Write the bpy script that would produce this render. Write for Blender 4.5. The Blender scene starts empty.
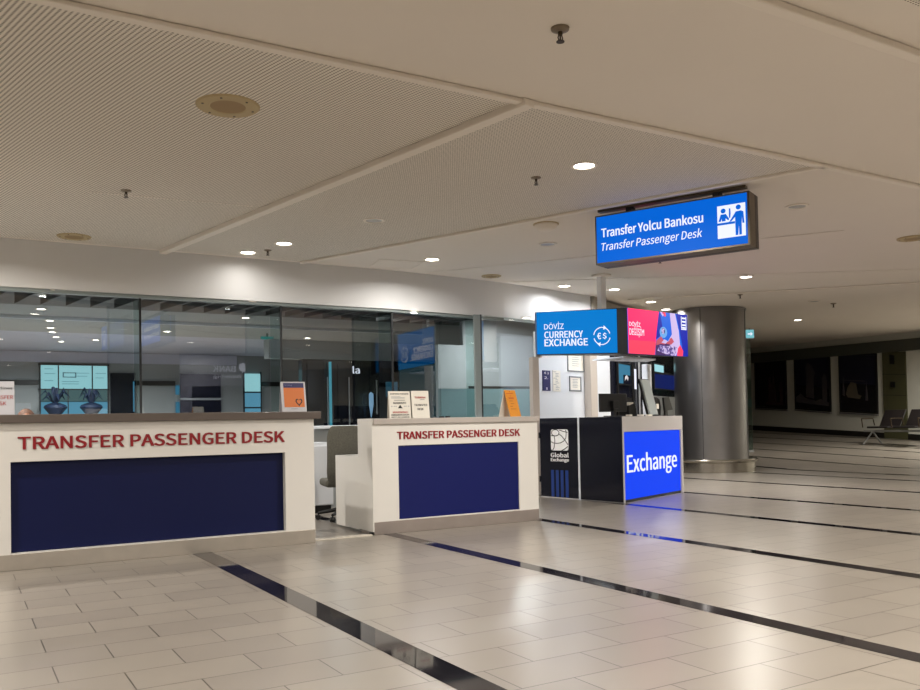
import bpy, math, random
from math import sin, cos, pi, radians, atan2, hypot
from mathutils import Vector, Matrix
random.seed(7)
C = bpy.context.scene.collection
sc = bpy.context.scene
ZC = 3.1

# ------------------------------------------------------------------ mesh builder
class MB:
    def __init__(s): s.v = []; s.f = []; s.m = []; s.sm = []
    def add(s, vs, fs, m=0, smooth=False):
        o = len(s.v); s.v += [tuple(v) for v in vs]
        for f in fs: s.f.append([i + o for i in f]); s.m.append(m); s.sm.append(smooth)
        return s
    def box(s, x0, x1, y0, y1, z0, z1, m=0):
        vs = [(x0,y0,z0),(x1,y0,z0),(x1,y1,z0),(x0,y1,z0),(x0,y0,z1),(x1,y0,z1),(x1,y1,z1),(x0,y1,z1)]
        return s.add(vs, [(0,3,2,1),(4,5,6,7),(0,1,5,4),(1,2,6,5),(2,3,7,6),(3,0,4,7)], m)
    def prism(s, pts, z0, z1, m=0):           # pts: CCW in xy
        n = len(pts)
        zz0 = z0 if isinstance(z0, (list, tuple)) else [z0]*n
        zz1 = z1 if isinstance(z1, (list, tuple)) else [z1]*n
        vs = [(p[0],p[1],zz0[i]) for i,p in enumerate(pts)] + [(p[0],p[1],zz1[i]) for i,p in enumerate(pts)]
        fs = [tuple(range(n))[::-1], tuple(range(n, 2*n))] + [(i,(i+1)%n,n+(i+1)%n,n+i) for i in range(n)]
        return s.add(vs, fs, m)
    def xzprism(s, pts, y0, y1, m=0):         # outline in xz, seen from -y CCW
        n = len(pts)
        vs = [(p[0],y0,p[1]) for p in pts] + [(p[0],y1,p[1]) for p in pts]
        fs = [tuple(range(n)), tuple(range(n, 2*n))[::-1]] + [((i+1)%n,i,n+i,n+(i+1)%n) for i in range(n)]
        return s.add(vs, fs, m)
    def tube(s, a, b, r0, r1=None, n=12, m=0, caps=True):
        r1 = r0 if r1 is None else r1
        a = Vector(a); b = Vector(b); d = (b-a).normalized()
        u = d.orthogonal().normalized(); w = d.cross(u)
        vs = []
        for p, r in ((a, r0), (b, r1)):
            for i in range(n):
                t = 2*pi*i/n; vs.append(p + u*r*cos(t) + w*r*sin(t))
        fs = [(i,(i+1)%n,n+(i+1)%n,n+i) for i in range(n)]
        s.add(vs, fs, m, True)
        if caps: s.add(vs[:n], [tuple(range(n))[::-1]], m); s.add(vs[n:], [tuple(range(n))], m)
        return s
    def path(s, pts, r, n=8, m=0):
        for a, b in zip(pts, pts[1:]): s.tube(a, b, r, n=n, m=m)
        return s
    def lathe(s, prof, n=32, m=0, c=(0,0,0), smooth=True):
        for (ra_, za_), (rb_, zb_) in zip(prof, prof[1:]):
            vs = []
            for r, z in ((ra_, za_), (rb_, zb_)):
                for i in range(n):
                    t = 2*pi*i/n; vs.append((c[0]+r*cos(t), c[1]+r*sin(t), c[2]+z))
            s.add(vs, [(i, (i+1)%n, n+(i+1)%n, n+i) for i in range(n)], m, smooth)
        return s
    def ball(s, c, rx, ry=None, rz=None, n=16, m=0):
        ry = ry or rx; rz = rz or rx
        prof = [(sin(pi*k/10), -cos(pi*k/10)) for k in range(11)]
        vs = []
        for r, z in prof:
            for i in range(n):
                t = 2*pi*i/n; vs.append((c[0]+rx*max(r,1e-4)*cos(t), c[1]+ry*max(r,1e-4)*sin(t), c[2]+rz*z))
        fs = [(k*n+i, k*n+(i+1)%n, (k+1)*n+(i+1)%n, (k+1)*n+i) for k in range(10) for i in range(n)]
        return s.add(vs, fs, m, True)
    def quad(s, a, b, c, d, m=0): return s.add([a,b,c,d], [(0,1,2,3)], m)
    def build(s, name, mats, parent=None, bevel=0, loc=None, rotz=0, seg=2):
        me = bpy.data.meshes.new(name); me.from_pydata(s.v, [], s.f)
        for mt in (mats if isinstance(mats, (list, tuple)) else [mats]): me.materials.append(mt)
        for p, mi, sm in zip(me.polygons, s.m, s.sm): p.material_index = mi; p.use_smooth = sm
        me.update()
        o = bpy.data.objects.new(name, me); C.objects.link(o)
        if parent: o.parent = parent
        if loc: o.location = loc
        if rotz: o.rotation_euler.z = rotz
        if bevel:
            b = o.modifiers.new('bevel', 'BEVEL'); b.width = bevel; b.segments = seg; b.limit_method = 'ANGLE'; b.angle_limit = radians(40)
        return o

def tag(o, label, cat, group=None, kind=None):
    o['label'] = label
    if cat: o['category'] = cat
    if group: o['group'] = group
    if kind: o['kind'] = kind
    return o
def thing(name, label, cat, loc=(0,0,0), rotz=0, group=None):
    o = bpy.data.objects.new(name, None); C.objects.link(o)
    o.empty_display_size = .1
    o.location = loc; o.rotation_euler = (0,0,rotz)
    return tag(o, label, cat, group)
def structure(o, label=None):
    o['kind'] = 'structure'
    if label: o['label'] = label
    return o
def dup(root, loc, rotz=None, label=None, group=None):
    r = root.copy(); C.objects.link(r); r.location = loc
    if rotz is not None: r.rotation_euler.z = rotz
    if label: r['label'] = label
    if group: r['group'] = group
    for ch in list(root.children):
        c = ch.copy(); C.objects.link(c); c.parent = r
        for g in list(ch.children):
            d = g.copy(); C.objects.link(d); d.parent = c
    return r

try:
    import os
    FONT = bpy.data.fonts.load(os.path.join(bpy.utils.system_resource('DATAFILES'), 'fonts', 'Noto Sans CJK Regular.woff2'))
except Exception:
    FONT = None
def text(name, s, mat, parent, x0, x1, z0, z1, y, depth=.004, shear=0, bold=0, mirror=False):
    """lettering in the xz plane facing -y, fitted to the box x0..x1, z0..z1"""
    cu = bpy.data.curves.new(name, 'FONT'); cu.body = s; cu.size = 1
    if FONT and not set(s) & set('İĞŞ'): cu.font = FONT
    cu.resolution_u = 3
    cu.shear = shear; cu.space_line = .92
    t = bpy.data.objects.new(name, cu); C.objects.link(t)
    bpy.context.view_layer.update()
    me = bpy.data.meshes.new_from_object(t.evaluated_get(bpy.context.evaluated_depsgraph_get()))
    bpy.data.objects.remove(t)
    xs = [v.co.x for v in me.vertices]; ys = [v.co.y for v in me.vertices]
    ax, bx, ay, by = min(xs), max(xs), min(ys), max(ys)
    kk = bold*(z1-z0)*1.1; x0 += kk; x1 -= kk; z0 += kk*.5; z1 -= kk*.5
    vs = [(x0+(v.co.x-ax)/(bx-ax)*(x1-x0), z0+(v.co.y-ay)/(by-ay)*(z1-z0)) for v in me.vertices]
    n = len(vs)
    mb = MB()
    fs = [list(p.vertices) for p in me.polygons]
    cnt = {}
    for f in fs:
        for a, b in zip(f, f[1:]+f[:1]): cnt[(a,b)] = 1
    side = [(b, a, a+n, b+n) for (a,b) in cnt if (b,a) not in cnt]
    k = bold*(z1-z0)*1.1           # heavier strokes: copies of the outline shifted by part of a stroke
    for i, (dx, dz) in enumerate([(0,0)] if not bold else [(-k,-k*.5),(0,-k*.5),(k,-k*.5),(-k,k*.5),(0,k*.5),(k,k*.5)]):
        e = i*.0003
        mb.add([(x+dx,y-depth-e,z+dz) for x,z in vs]+[(x+dx,y,z+dz) for x,z in vs], fs+side)
    bpy.data.meshes.remove(me)
    return mb.build(name, mat, parent)

# ------------------------------------------------------------------ materials
def lin(c): return tuple(((v/255)/12.92 if v/255 <= .04045 else ((v/255+.055)/1.055)**2.4) for v in c)
def mat(name, rgb, rough=.5, metal=0, emit=None, es=1, spec=.5, coat=0, noise=0, nscale=6, srgb=True):
    m = bpy.data.materials.new(name); m.use_nodes = True
    nt = m.node_tree; b = nt.nodes['Principled BSDF']
    col = lin(rgb) if srgb else rgb
    b.inputs['Base Color'].default_value = (*col, 1)
    b.inputs['Roughness'].default_value = rough; b.inputs['Metallic'].default_value = metal
    b.inputs['Specular IOR Level'].default_value = spec
    b.inputs['Coat Weight'].default_value = coat; b.inputs['Coat Roughness'].default_value = .05
    if emit is not None:
        b.inputs['Base Color'].default_value = (*[v*.06 for v in col], 1)
        b.inputs['Roughness'].default_value = max(rough, .55); b.inputs['Specular IOR Level'].default_value = .08
        b.inputs['Emission Color'].default_value = (*lin(emit), 1); b.inputs['Emission Strength'].default_value = es
    if noise:
        tc = nt.nodes.new('ShaderNodeTexCoord'); nz = nt.nodes.new('ShaderNodeTexNoise')
        nz.inputs['Scale'].default_value = nscale; nz.inputs['Detail'].default_value = 5
        nt.links.new(tc.outputs['Object'], nz.inputs['Vector'])
        mr = nt.nodes.new('ShaderNodeMapRange')
        mr.inputs['From Min'].default_value = .3; mr.inputs['From Max'].default_value = .7
        mr.inputs['To Min'].default_value = 1-noise; mr.inputs['To Max'].default_value = 1+noise
        nt.links.new(nz.outputs['Fac'], mr.inputs['Value'])
        mx = nt.nodes.new('ShaderNodeVectorMath'); mx.operation = 'SCALE'
        mx.inputs[0].default_value = col
        nt.links.new(mr.outputs['Result'], mx.inputs['Scale'])
        nt.links.new(mx.outputs['Vector'], b.inputs['Base Color'])
        mr2 = nt.nodes.new('ShaderNodeMapRange')
        mr2.inputs['To Min'].default_value = max(0, rough-.06); mr2.inputs['To Max'].default_value = rough+.06
        nt.links.new(nz.outputs['Fac'], mr2.inputs['Value']); nt.links.new(mr2.outputs['Result'], b.inputs['Roughness'])
    return m

def glass_mat(name, tint, refl):
    m = bpy.data.materials.new(name); m.use_nodes = True; nt = m.node_tree
    nt.nodes.clear(); N = nt.nodes.new; L = nt.links.new
    out = N('ShaderNodeOutputMaterial'); mix = N('ShaderNodeMixShader')
    tr = N('ShaderNodeBsdfTransparent'); tr.inputs[0].default_value = (*tint, 1)
    gl = N('ShaderNodeBsdfGlossy'); gl.inputs['Roughness'].default_value = .004
    fr = N('ShaderNodeLayerWeight'); fr.inputs['Blend'].default_value = .25
    mr = N('ShaderNodeMapRange'); mr.inputs['To Min'].default_value = refl; mr.inputs['To Max'].default_value = 1
    L(fr.outputs['Fresnel'], mr.inputs['Value']); L(mr.outputs[0], mix.inputs[0])
    L(tr.outputs[0], mix.inputs[1]); L(gl.outputs[0], mix.inputs[2]); L(mix.outputs[0], out.inputs[0])
    return m

def tile_mat():
    m = bpy.data.materials.new('beige_porcelain_tiles'); m.use_nodes = True; nt = m.node_tree
    b = nt.nodes['Principled BSDF']; N = nt.nodes.new; L = nt.links.new
    tc = N('ShaderNodeTexCoord'); mp = N('ShaderNodeMapping')
    TL, TH = .515, .285
    # row edge at y=2.503, joint at x=2.43 on row 0
    mp.inputs['Location'].default_value = (-(2.43) + 40*TL, -(2.503) + 60*TH, 0)
    L(tc.outputs['Object'], mp.inputs['Vector'])
    br = N('ShaderNodeTexBrick'); L(mp.outputs[0], br.inputs['Vector'])
    br.offset = .5; br.offset_frequency = 2; br.squash = 1
    br.inputs['Scale'].default_value = 1; br.inputs['Brick Width'].default_value = TL; br.inputs['Row Height'].default_value = TH
    br.inputs['Mortar Size'].default_value = .003; br.inputs['Mortar Smooth'].default_value = .1
    br.inputs['Color1'].default_value = (*lin((130,123,115)), 1); br.inputs['Color2'].default_value = (*lin((138,131,122)), 1)
    br.inputs['Mortar'].default_value = (*lin((62,56,49)), 1)
    nz = N('ShaderNodeTexNoise'); nz.inputs['Scale'].default_value = 2.2; nz.inputs['Detail'].default_value = 3; nz.inputs['Roughness'].default_value = .5
    L(mp.outputs[0], nz.inputs['Vector'])
    mr = N('ShaderNodeMapRange'); mr.inputs['From Min'].default_value = .3; mr.inputs['From Max'].default_value = .7
    mr.inputs['To Min'].default_value = .965; mr.inputs['To Max'].default_value = 1.03; L(nz.outputs['Fac'], mr.inputs['Value'])
    vm = N('ShaderNodeVectorMath'); vm.operation = 'SCALE'; L(br.outputs['Color'], vm.inputs[0]); L(mr.outputs[0], vm.inputs['Scale'])
    L(vm.outputs[0], b.inputs['Base Color'])
    rr = N('ShaderNodeMapRange'); rr.inputs['To Min'].default_value = .28; rr.inputs['To Max'].default_value = .31
    L(nz.outputs['Fac'], rr.inputs['Value']); L(rr.outputs[0], b.inputs['Roughness'])
    b.inputs['Specular IOR Level'].default_value = .5
    bp = N('ShaderNodeBump'); bp.inputs['Strength'].default_value = .25; bp.inputs['Distance'].default_value = .002; bp.invert = True
    L(br.outputs['Fac'], bp.inputs['Height']); L(bp.outputs[0], b.inputs['Normal'])
    return m

def stripe_mat():
    m = bpy.data.materials.new('polished_dark_granite'); m.use_nodes = True; nt = m.node_tree
    b = nt.nodes['Principled BSDF']; N = nt.nodes.new; L = nt.links.new
    tc = N('ShaderNodeTexCoord'); sx = N('ShaderNodeSeparateXYZ'); L(tc.outputs['Object'], sx.inputs[0])
    # slabs of uneven tone along y
    dv = N('ShaderNodeMath'); dv.operation = 'DIVIDE'; dv.inputs[1].default_value = .43; L(sx.outputs['Y'], dv.inputs[0])
    fl = N('ShaderNodeMath'); fl.operation = 'FLOOR'; L(dv.outputs[0], fl.inputs[0])
    xr = N('ShaderNodeMath'); xr.operation = 'ROUND'; L(sx.outputs['X'], xr.inputs[0])
    ad = N('ShaderNodeMath'); ad.operation = 'MULTIPLY_ADD'; ad.inputs[1].default_value = 7.3; L(xr.outputs[0], ad.inputs[0]); L(fl.outputs[0], ad.inputs[2])
    wn = N('ShaderNodeTexWhiteNoise'); wn.noise_dimensions = '1D'; L(ad.outputs[0], wn.inputs['W'])
    cr = N('ShaderNodeValToRGB'); e = cr.color_ramp; e.interpolation = 'CONSTANT'
    e.elements[0].color = (*lin((24,22,28)), 1); e.elements[1].position = .9; e.elements[1].color = (*lin((52,48,47)), 1)
    x = e.elements.new(.5); x.color = (*lin((38,35,38)), 1)
    L(wn.outputs['Value'], cr.inputs[0])
    nz = N('ShaderNodeTexNoise'); nz.inputs['Scale'].default_value = 180; L(tc.outputs['Object'], nz.inputs['Vector'])
    mr = N('ShaderNodeMapRange'); mr.inputs['To Min'].default_value = .6; mr.inputs['To Max'].default_value = 1.4; L(nz.outputs['Fac'], mr.inputs['Value'])
    vm = N('ShaderNodeVectorMath'); vm.operation = 'SCALE'; L(cr.outputs['Color'], vm.inputs[0]); L(mr.outputs[0], vm.inputs['Scale'])
    L(vm.outputs[0], b.inputs['Base Color']); b.inputs['Roughness'].default_value = .05; b.inputs['Specular IOR Level'].default_value = .3
    return m

def perf_mat(name, pitch, ang=0):
    m = bpy.data.materials.new(name); m.use_nodes = True; nt = m.node_tree
    b = nt.nodes['Principled BSDF']; N = nt.nodes.new; L = nt.links.new
    tc = N('ShaderNodeTexCoord'); mp = N('ShaderNodeMapping'); mp.vector_type = 'POINT'
    mp.inputs['Rotation'].default_value = (0,0,ang); mp.inputs['Scale'].default_value = (1/pitch, 1/(pitch*.72), 1)
    L(tc.outputs['Object'], mp.inputs['Vector'])
    fr = N('ShaderNodeVectorMath'); fr.operation = 'FRACTION'; L(mp.outputs[0], fr.inputs[0])
    sb = N('ShaderNodeVectorMath'); sb.operation = 'SUBTRACT'; sb.inputs[1].default_value = (.5,.5,0); L(fr.outputs[0], sb.inputs[0])
    ml = N('ShaderNodeVectorMath'); ml.operation = 'MULTIPLY'; ml.inputs[1].default_value = (1,.75,0); L(sb.outputs[0], ml.inputs[0])
    ln = N('ShaderNodeVectorMath'); ln.operation = 'LENGTH'; L(ml.outputs[0], ln.inputs[0])
    lt = N('ShaderNodeMath'); lt.operation = 'LESS_THAN'; lt.inputs[1].default_value = .27; L(ln.outputs['Value'], lt.inputs[0])
    mx = N('ShaderNodeMix'); mx.data_type = 'RGBA'; L(lt.outputs[0], mx.inputs['Factor'])
    mx.inputs['A'].default_value = (*lin((226,218,206)), 1); mx.inputs['B'].default_value = (*lin((132,124,113)), 1)
    L(mx.outputs['Result'], b.inputs['Base Color']); b.inputs['Roughness'].default_value = .8; b.inputs['Specular IOR Level'].default_value = .2
    return m

M = dict(
    ceil=mat('painted_ceiling_board', (222,213,202), .75, spec=.2, noise=.015, nscale=.8),
    trim=mat('painted_ceiling_trim', (226,217,205), .6),
    perf=perf_mat('perforated_ceiling_board', .026, radians(-10.6)),
    perf2=perf_mat('perforated_ceiling_board_rotated', .026, radians(-22.5)),
    perf3=perf_mat('perforated_ceiling_board_near', .022, 0),
    wall=mat('white_painted_soffit', (214,213,212), .55, noise=.012, nscale=1.5),
    hall=mat('hall_wall_paint', (150,142,128), .7),
    farw=mat('far_wall_paint', (200,200,192), .6, noise=.02, nscale=2),
    dark=mat('dark_baseboard', (24,22,20), .4),
    white=mat('white_laminate', (222,219,214), .32, noise=.01, nscale=3),
    whitec=mat('cool_white_laminate', (216,220,226), .35),
    top=mat('brown_grey_countertop', (92,82,76), .4),
    top2=mat('light_grey_countertop_edge', (176,168,162), .4),
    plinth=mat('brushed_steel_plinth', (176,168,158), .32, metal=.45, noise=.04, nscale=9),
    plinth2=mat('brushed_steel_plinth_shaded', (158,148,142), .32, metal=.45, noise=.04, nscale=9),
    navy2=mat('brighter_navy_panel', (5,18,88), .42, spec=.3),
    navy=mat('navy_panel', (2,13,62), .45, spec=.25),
    red=mat('red_letters', (140,8,24), .4),
    tile=tile_mat(), stripe=stripe_mat(),
    sill=mat('pale_marble_sill', (205,198,186), .25),
    frame=mat('grey_glazing_frame', (132,140,138), .45),
    joint=mat('dark_silicone_joint', (30,32,34), .5),
    glass=glass_mat('tinted_partition_glass', (.80,.86,.85), .16),
    glass2=glass_mat('green_edge_glass', (.55,.72,.68), .10),
    igrey=mat('back_room_grey_wall', (150,154,154), .6),
    iceil=mat('back_room_ceiling', (160,162,160), .7),
    ilav=mat('back_room_pale_band', (186,188,204), .6),
    ifloor=mat('back_room_floor', (120,124,126), .3),
    baffle=mat('dark_wood_baffle', (52,42,40), .5, noise=.15, nscale=12),
    black=mat('black_plastic', (9,9,11), .4),
    blackg=mat('glossy_black_laminate', (13,14,28), .12),
    nearblk=mat('dark_shop_front', (18,20,32), .15),
    steel=mat('brushed_column_steel', (140,137,136), .33, metal=.92, noise=.05, nscale=2.5),
    chrome=mat('polished_steel', (190,184,172), .12, metal=1),
    sil=mat('silver_plastic', (170,172,174), .35, metal=.3),
    fab=mat('grey_woven_fabric', (92,90,82), .9, noise=.25, nscale=90),
    bron=mat('bronze_sign_casing', (96,84,66), .4, metal=.3),
    olive=mat('olive_door_paint', (72,72,48), .5),
    chairb=mat('black_seat_leather', (26,22,24), .4),
    blue=mat('lit_blue_sign_face', (10,90,200), .35, emit=(4,98,210), es=1.05),
    bluec=mat('lit_cyan_blue_sign_face', (10,110,190), .35, emit=(8,124,208), es=1.0),
    blued=mat('lit_deep_blue_panel', (10,40,220), .3, emit=(8,66,240), es=1.05),
    lit=mat('lit_white_lettering', (240,240,250), .4, emit=(236,240,255), es=1.05),
    pink=mat('lit_pink_screen', (240,30,90), .3, emit=(250,34,92), es=1.5),
    pinkr=mat('lit_red_screen', (240,60,90), .3, emit=(242,62,92), es=1.2),
    scblue=mat('lit_screen_blue', (20,80,210), .3, emit=(16,100,222), es=1.0),
    scnavy=mat('lit_screen_navy', (20,30,160), .3, emit=(18,34,168), es=1.0),
    sclil=mat('lit_screen_lilac', (200,180,225), .3, emit=(206,184,232), es=1.0),
    scdark=mat('lit_screen_dark_plum', (70,40,90), .3, emit=(72,44,100), es=1.0),
    scskin=mat('lit_screen_rose', (200,90,110), .3, emit=(196,84,104), es=1.0),
    lens=mat('lit_downlight_lens', (255,250,240), .4, emit=(255,248,236), es=14),
    lensoff=mat('unlit_downlight_lens', (190,190,188), .25),
    spk=mat('yellowed_speaker_cover', (176,156,116), .6), spkc=mat('yellowed_speaker_grille', (150,126,92), .8),
    brass=mat('aged_brass', (70,58,44), .35, metal=.6),
    win=mat('daylit_frosted_window', (180,225,235), .3, emit=(160,216,224), es=1.0),
    winb=mat('daylit_blue_window', (110,180,210), .3, emit=(98,160,190), es=.9),
    cyan=mat('lit_cyan_strip', (90,190,215), .3, emit=(96,196,220), es=.55),
    orange=mat('orange_poster_print', (214,118,52), .5), amber=mat('amber_card', (218,140,22), .5),
    paper=mat('white_paper', (226,222,212), .6), ink=mat('black_print', (32,30,34), .6),
    redink=mat('red_print', (176,40,40), .6), navyp=mat('navy_print', (36,36,92), .5),
    acry=mat('pale_acrylic_frame', (206,206,212), .2),
    dbp=mat('dark_blue_notice', (18,24,84), .4), greyink=mat('grey_print', (148,152,160), .6),
    skin=mat('skin', (176,120,92), .5), hair=mat('short_brown_hair', (86,58,44), .7, noise=.2, nscale=60), shirt=mat('navy_shirt', (36,44,70), .8),
    tabl=mat('grey_green_tablet_back', (176,186,188), .35),
    poster=mat('dark_poster_print', (10,9,16), .25), pdim=mat('dim_poster_skyline', (70,65,70), .5), predd=mat('dim_poster_rust', (52,26,26), .5),
    pblue=mat('dim_poster_blue', (14,14,40), .4), pgold=mat('dim_poster_gold', (90,82,68), .5),
    beige=mat('beige_post', (190,180,170), .4),
    exitm=mat('lit_exit_sign', (120,190,200), .4, emit=(120,196,206), es=.9),
    greens=mat('lit_teal_sign', (40,150,140), .4, emit=(30,130,126), es=.7),
    screenb=mat('lit_display_blue', (60,130,170), .3, emit=(62,128,160), es=.8),
    screend=mat('lit_display_navy', (4,20,90), .3, emit=(4,26,96), es=.8),
    pstripe=mat('blue_vinyl_stripe', (28,58,128), .4),
    plant=mat('dark_chair_silhouette', (34,48,74), .5),
)

# ------------------------------------------------------------------ setting
FW = Vector((sin(radians(30.7)), cos(radians(30.7))))
def depth(x, y): return x*FW.x + y*FW.y
def floor_z(x, y): return max(0, depth(x, y)-16.5)*.045
def ceil_z(x, y):
    d = depth(x, y); return ZC + max(0, min(d, 17)-14)*.033 + max(0, d-17)*.02

def grid(name, x0, x1, y0, y1, step, zf, m, down=False):
    mb = MB(); nx = int(round((x1-x0)/step)); ny = int(round((y1-y0)/step))
    vs = [(x0+(x1-x0)*i/nx, y0+(y1-y0)*j/ny, 0) for j in range(ny+1) for i in range(nx+1)]
    vs = [(x,y,zf(x,y)) for x,y,_ in vs]
    fs = []
    for j in range(ny):
        for i in range(nx):
            a = j*(nx+1)+i; q = (a, a+1, a+nx+2, a+nx+1); fs.append(q[::-1] if down else q)
    mb.add(vs, fs); return mb

fl = grid('floor', -8, 27, -12, 28, 1.0, floor_z, None)
# dark granite bands inlaid across the hall: (x at y=0, slope, width)
bands = [(-1.9, 0, .155), (-.02, 0, .155), (1.776, 0, .162), (3.566, 0, .136), (5.355, .0, .14), (7.30, -.020, .14), (9.2, -.036, .14), (11.12, -.01, .14), (12.95, 0, .14)]
for x0, sl, w in bands:
    y = -12.0
    while y < 27.9:
        y2 = y+1
        a, b = x0+sl*y, x0+sl*y2
        e = .0012
        fl.quad((a-w/2, y, floor_z(a,y)+e), (a+w/2, y, floor_z(a,y)+e), (b+w/2, y2, floor_z(b,y2)+e), (b-w/2, y2, floor_z(b,y2)+e), 1)
        y = y2
for k in range(6):          # bands further out run square to the far gallery
    x0 = 14.15+k*1.75; sl = -.01
    y = -12.0
    while y < 27.9:
        a, b = x0+sl*y, x0+sl*(y+1); w = .14; e = .004
        fl.quad((a-w/2, y, floor_z(a,y)+e), (a+w/2, y, floor_z(a,y)+e), (b+w/2, y+1, floor_z(b,y+1)+e), (b-w/2, y+1, floor_z(b,y+1)+e), 1)
        y += 1
structure(fl.build('floor', [M['tile'], M['stripe']]))

ce = grid('ceiling', -8, 27, -12, 28, 1.0, ceil_z, None, down=True)
structure(ce.build('ceiling', M['ceil']))

def lerp(a, b, t): return (a[0]+(b[0]-a[0])*t, a[1]+(b[1]-a[1])*t)
# ceiling fields: perforated boards hung 1 cm under the plain board, with trims between them
S1a, S1b = (3.137,4.40), (2.06,10.15)
S2a, S2b = (6.132,4.40), (3.75,10.15)
def slab(name, pts, z0, z1, m, parent=None):   # pts CCW seen from above
    return MB().prism(pts, z0, z1).build(name, m, parent)
structure(slab('trim_perforated_left', [(-7.9,4.45),(S1a[0]-.02,4.45),(S1b[0]-.02,10.12),(-7.9,10.12)], ZC-.0045, ZC-.001, M['perf']))
mid = lerp(S2a, S2b, .995); mid1 = lerp(S1a, S1b, .995)
structure(slab('trim_perforated_middle', [(S1a[0]+.06,4.45),(S2a[0]-.04,4.45),(mid[0]-.04,mid[1]),(mid1[0]+.06,mid1[1])], ZC-.0045, ZC-.001, M['perf2']))
structure(slab('trim_perforated_near', [(-7.9,-6),(14,-6),(14,2.45),(-7.9,2.45)], ZC-.0045, ZC-.001, M['perf3']))
def strip(a, b, w, z0, z1, name, m, w2=None):
    d = Vector((b[0]-a[0], b[1]-a[1])).normalized(); n = Vector((-d.y, d.x)); w2 = w2 or w
    pts = [(a[0]-n.x*w/2, a[1]-n.y*w/2), (b[0]-n.x*w2/2, b[1]-n.y*w2/2), (b[0]+n.x*w2/2, b[1]+n.y*w2/2), (a[0]+n.x*w/2, a[1]+n.y*w/2)]
    return structure(MB().prism(pts, z0, z1).build(name, m, bevel=.008))
strip((-7.9,4.42), (26,4.42), .06, ZC-.03, ZC-.001, 'trim_1', M['trim'])
strip((-7.9,2.78), (26,2.78), .07, ZC-.045, ZC-.001, 'trim_2', M['trim'])
strip((S1a[0]+.02,4.38), (S1b[0]+.02,10.14), .09, ZC-.05, ZC-.001, 'trim_3', M['trim'])
strip(S2a, S2b, .05, ZC-.03, ZC-.001, 'trim_4', M['trim'])
strip((8.5,5.9), (5.55,10.2), .02, ZC-.008, ZC-.001, 'trim_5', M['trim'])
strip((11.8,7.0), (7.0,10.35), .02, ZC-.008, ZC-.001, 'trim_6', M['trim'])
strip((13.2,7.4), (9.9,11.0), .03, ZC-.02, ZC-.001, 'trim_7', M['trim'])
strip((1.0,7.9), (2.4,7.75), .02, ZC-.008, ZC-.0045, 'trim_9', M['trim'])

# soffit wall above the glass
SOF = [(-7.95,10.15),(5,10.22),(6.2,10.34),(7.0,10.45),(8.09,10.72),(9.05,10.96)]
zs = 2.582
mb = MB(); back = [(x, y+.22) for x, y in SOF]
mb.prism(SOF + back[::-1], zs, ZC-.0005)
structure(mb.build('wall_soffit', M['wall']))
# the head frame under it
mb = MB(); fr = [(x, y+.02) for x, y in SOF[:4]]; mb.prism(fr + [(x, y+.10) for x, y in fr[::-1]], zs-.038, zs-.0005)
structure(mb.build('trim_glazing_head', M['frame'], bevel=.006))
# dado below the glass and its ledge
structure(MB().box(-7.95, 7.3, 10.15, 10.27, 0, 1.0).build('wall_dado', M['igrey']))
structure(MB().box(-7.95, 7.3, 10.06, 10.9, 1.0, 1.04).build('trim_ledge', M['whitec'], bevel=.008))
# dark shop glazing behind the exchange kiosk, then a hidden return to the far gallery
G0, G1, G2 = (9.05,10.96), (14.3,14.2), (24.6,22.6)
def wallseg(name, a, b, m, z0=0, z1=3.09, t=.15, both=True):
    d = Vector((b[0]-a[0], b[1]-a[1])).normalized(); n = Vector((-d.y, d.x))*t
    return structure(MB().prism([a, b, (b[0]+n.x, b[1]+n.y), (a[0]+n.x, a[1]+n.y)], z0, z1).build(name, m))
wallseg('wall_shopfront', G0, G1, M['nearblk'])
wallseg('wall_shopfront_header', (9.09,10.92), (14.34,14.16), M['hall'], 2.55, 3.09, .05)
wallseg('wall_side', G1, G2, M['hall'], 0, 4.0)
# far gallery wall
FA, FB = Vector((24.6,24.8)), Vector((19.0,-12.0))
fd = Vector((22.988-23.886, 14.289-20.145)).normalized()
FA = Vector((23.886,20.145)) - fd*5; FB = Vector((22.988,14.289)) + fd*27
fang = atan2(fd.y, fd.x)
fn = Vector((fd.y, -fd.x))      # towards the hall
if fn.x > 0: fn = -fn
mbf = MB(); b0, b1 = FA, FB
mbf.add([(b0.x,b0.y,-.1),(b1.x,b1.y,-.1),(b1.x,b1.y,4),(b0.x,b0.y,4),(b0.x+.2,b0.y,-.1),(b1.x+.2,b1.y,-.1),(b1.x+.2,b1.y,4),(b0.x+.2,b0.y,4)], [(0,1,2,3),(5,4,7,6),(3,2,6,7),(1,0,4,5),(0,3,7,4),(2,1,5,6)])
structure(mbf.build('wall_right', M['farw']))
def farpt(s, z, off=0):   # s metres from the reference point along the far wall
    p = Vector((23.886,20.145)) + fd*s + fn*off
    return (p.x, p.y, z)
def farbox(mb, s0, s1, z0a, z1a, z0b, z1b, o0, o1, m=0):
    vs = [farpt(s0,z0a,o0),farpt(s1,z0b,o0),farpt(s1,z0b,o1),farpt(s0,z0a,o1),farpt(s0,z1a,o0),farpt(s1,z1b,o0),farpt(s1,z1b,o1),farpt(s0,z1a,o1)]
    mb.add(vs, [(0,1,2,3),(7,6,5,4),(1,0,4,5),(2,1,5,6),(3,2,6,7),(0,3,7,4)], m)
    return mb
fz = lambda s: floor_z(*farpt(s,0)[:2])
structure(farbox(MB(), -4.5, 12, fz(-4.5), fz(-4.5)+.16, fz(12), fz(12)+.16, .002, .03).build('baseboard_right', M['dark']))
cz = lambda s: ceil_z(*farpt(s,0)[:2])
mb = farbox(MB(), -4.5, 12, cz(-4.5)-.55, cz(-4.5)-.2, cz(12)-.5, cz(12)-.18, .002, .06)
structure(mb.build('trim_right_grille', mat('dark_grey_duct_band', (70,72,66), .5)))
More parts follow.
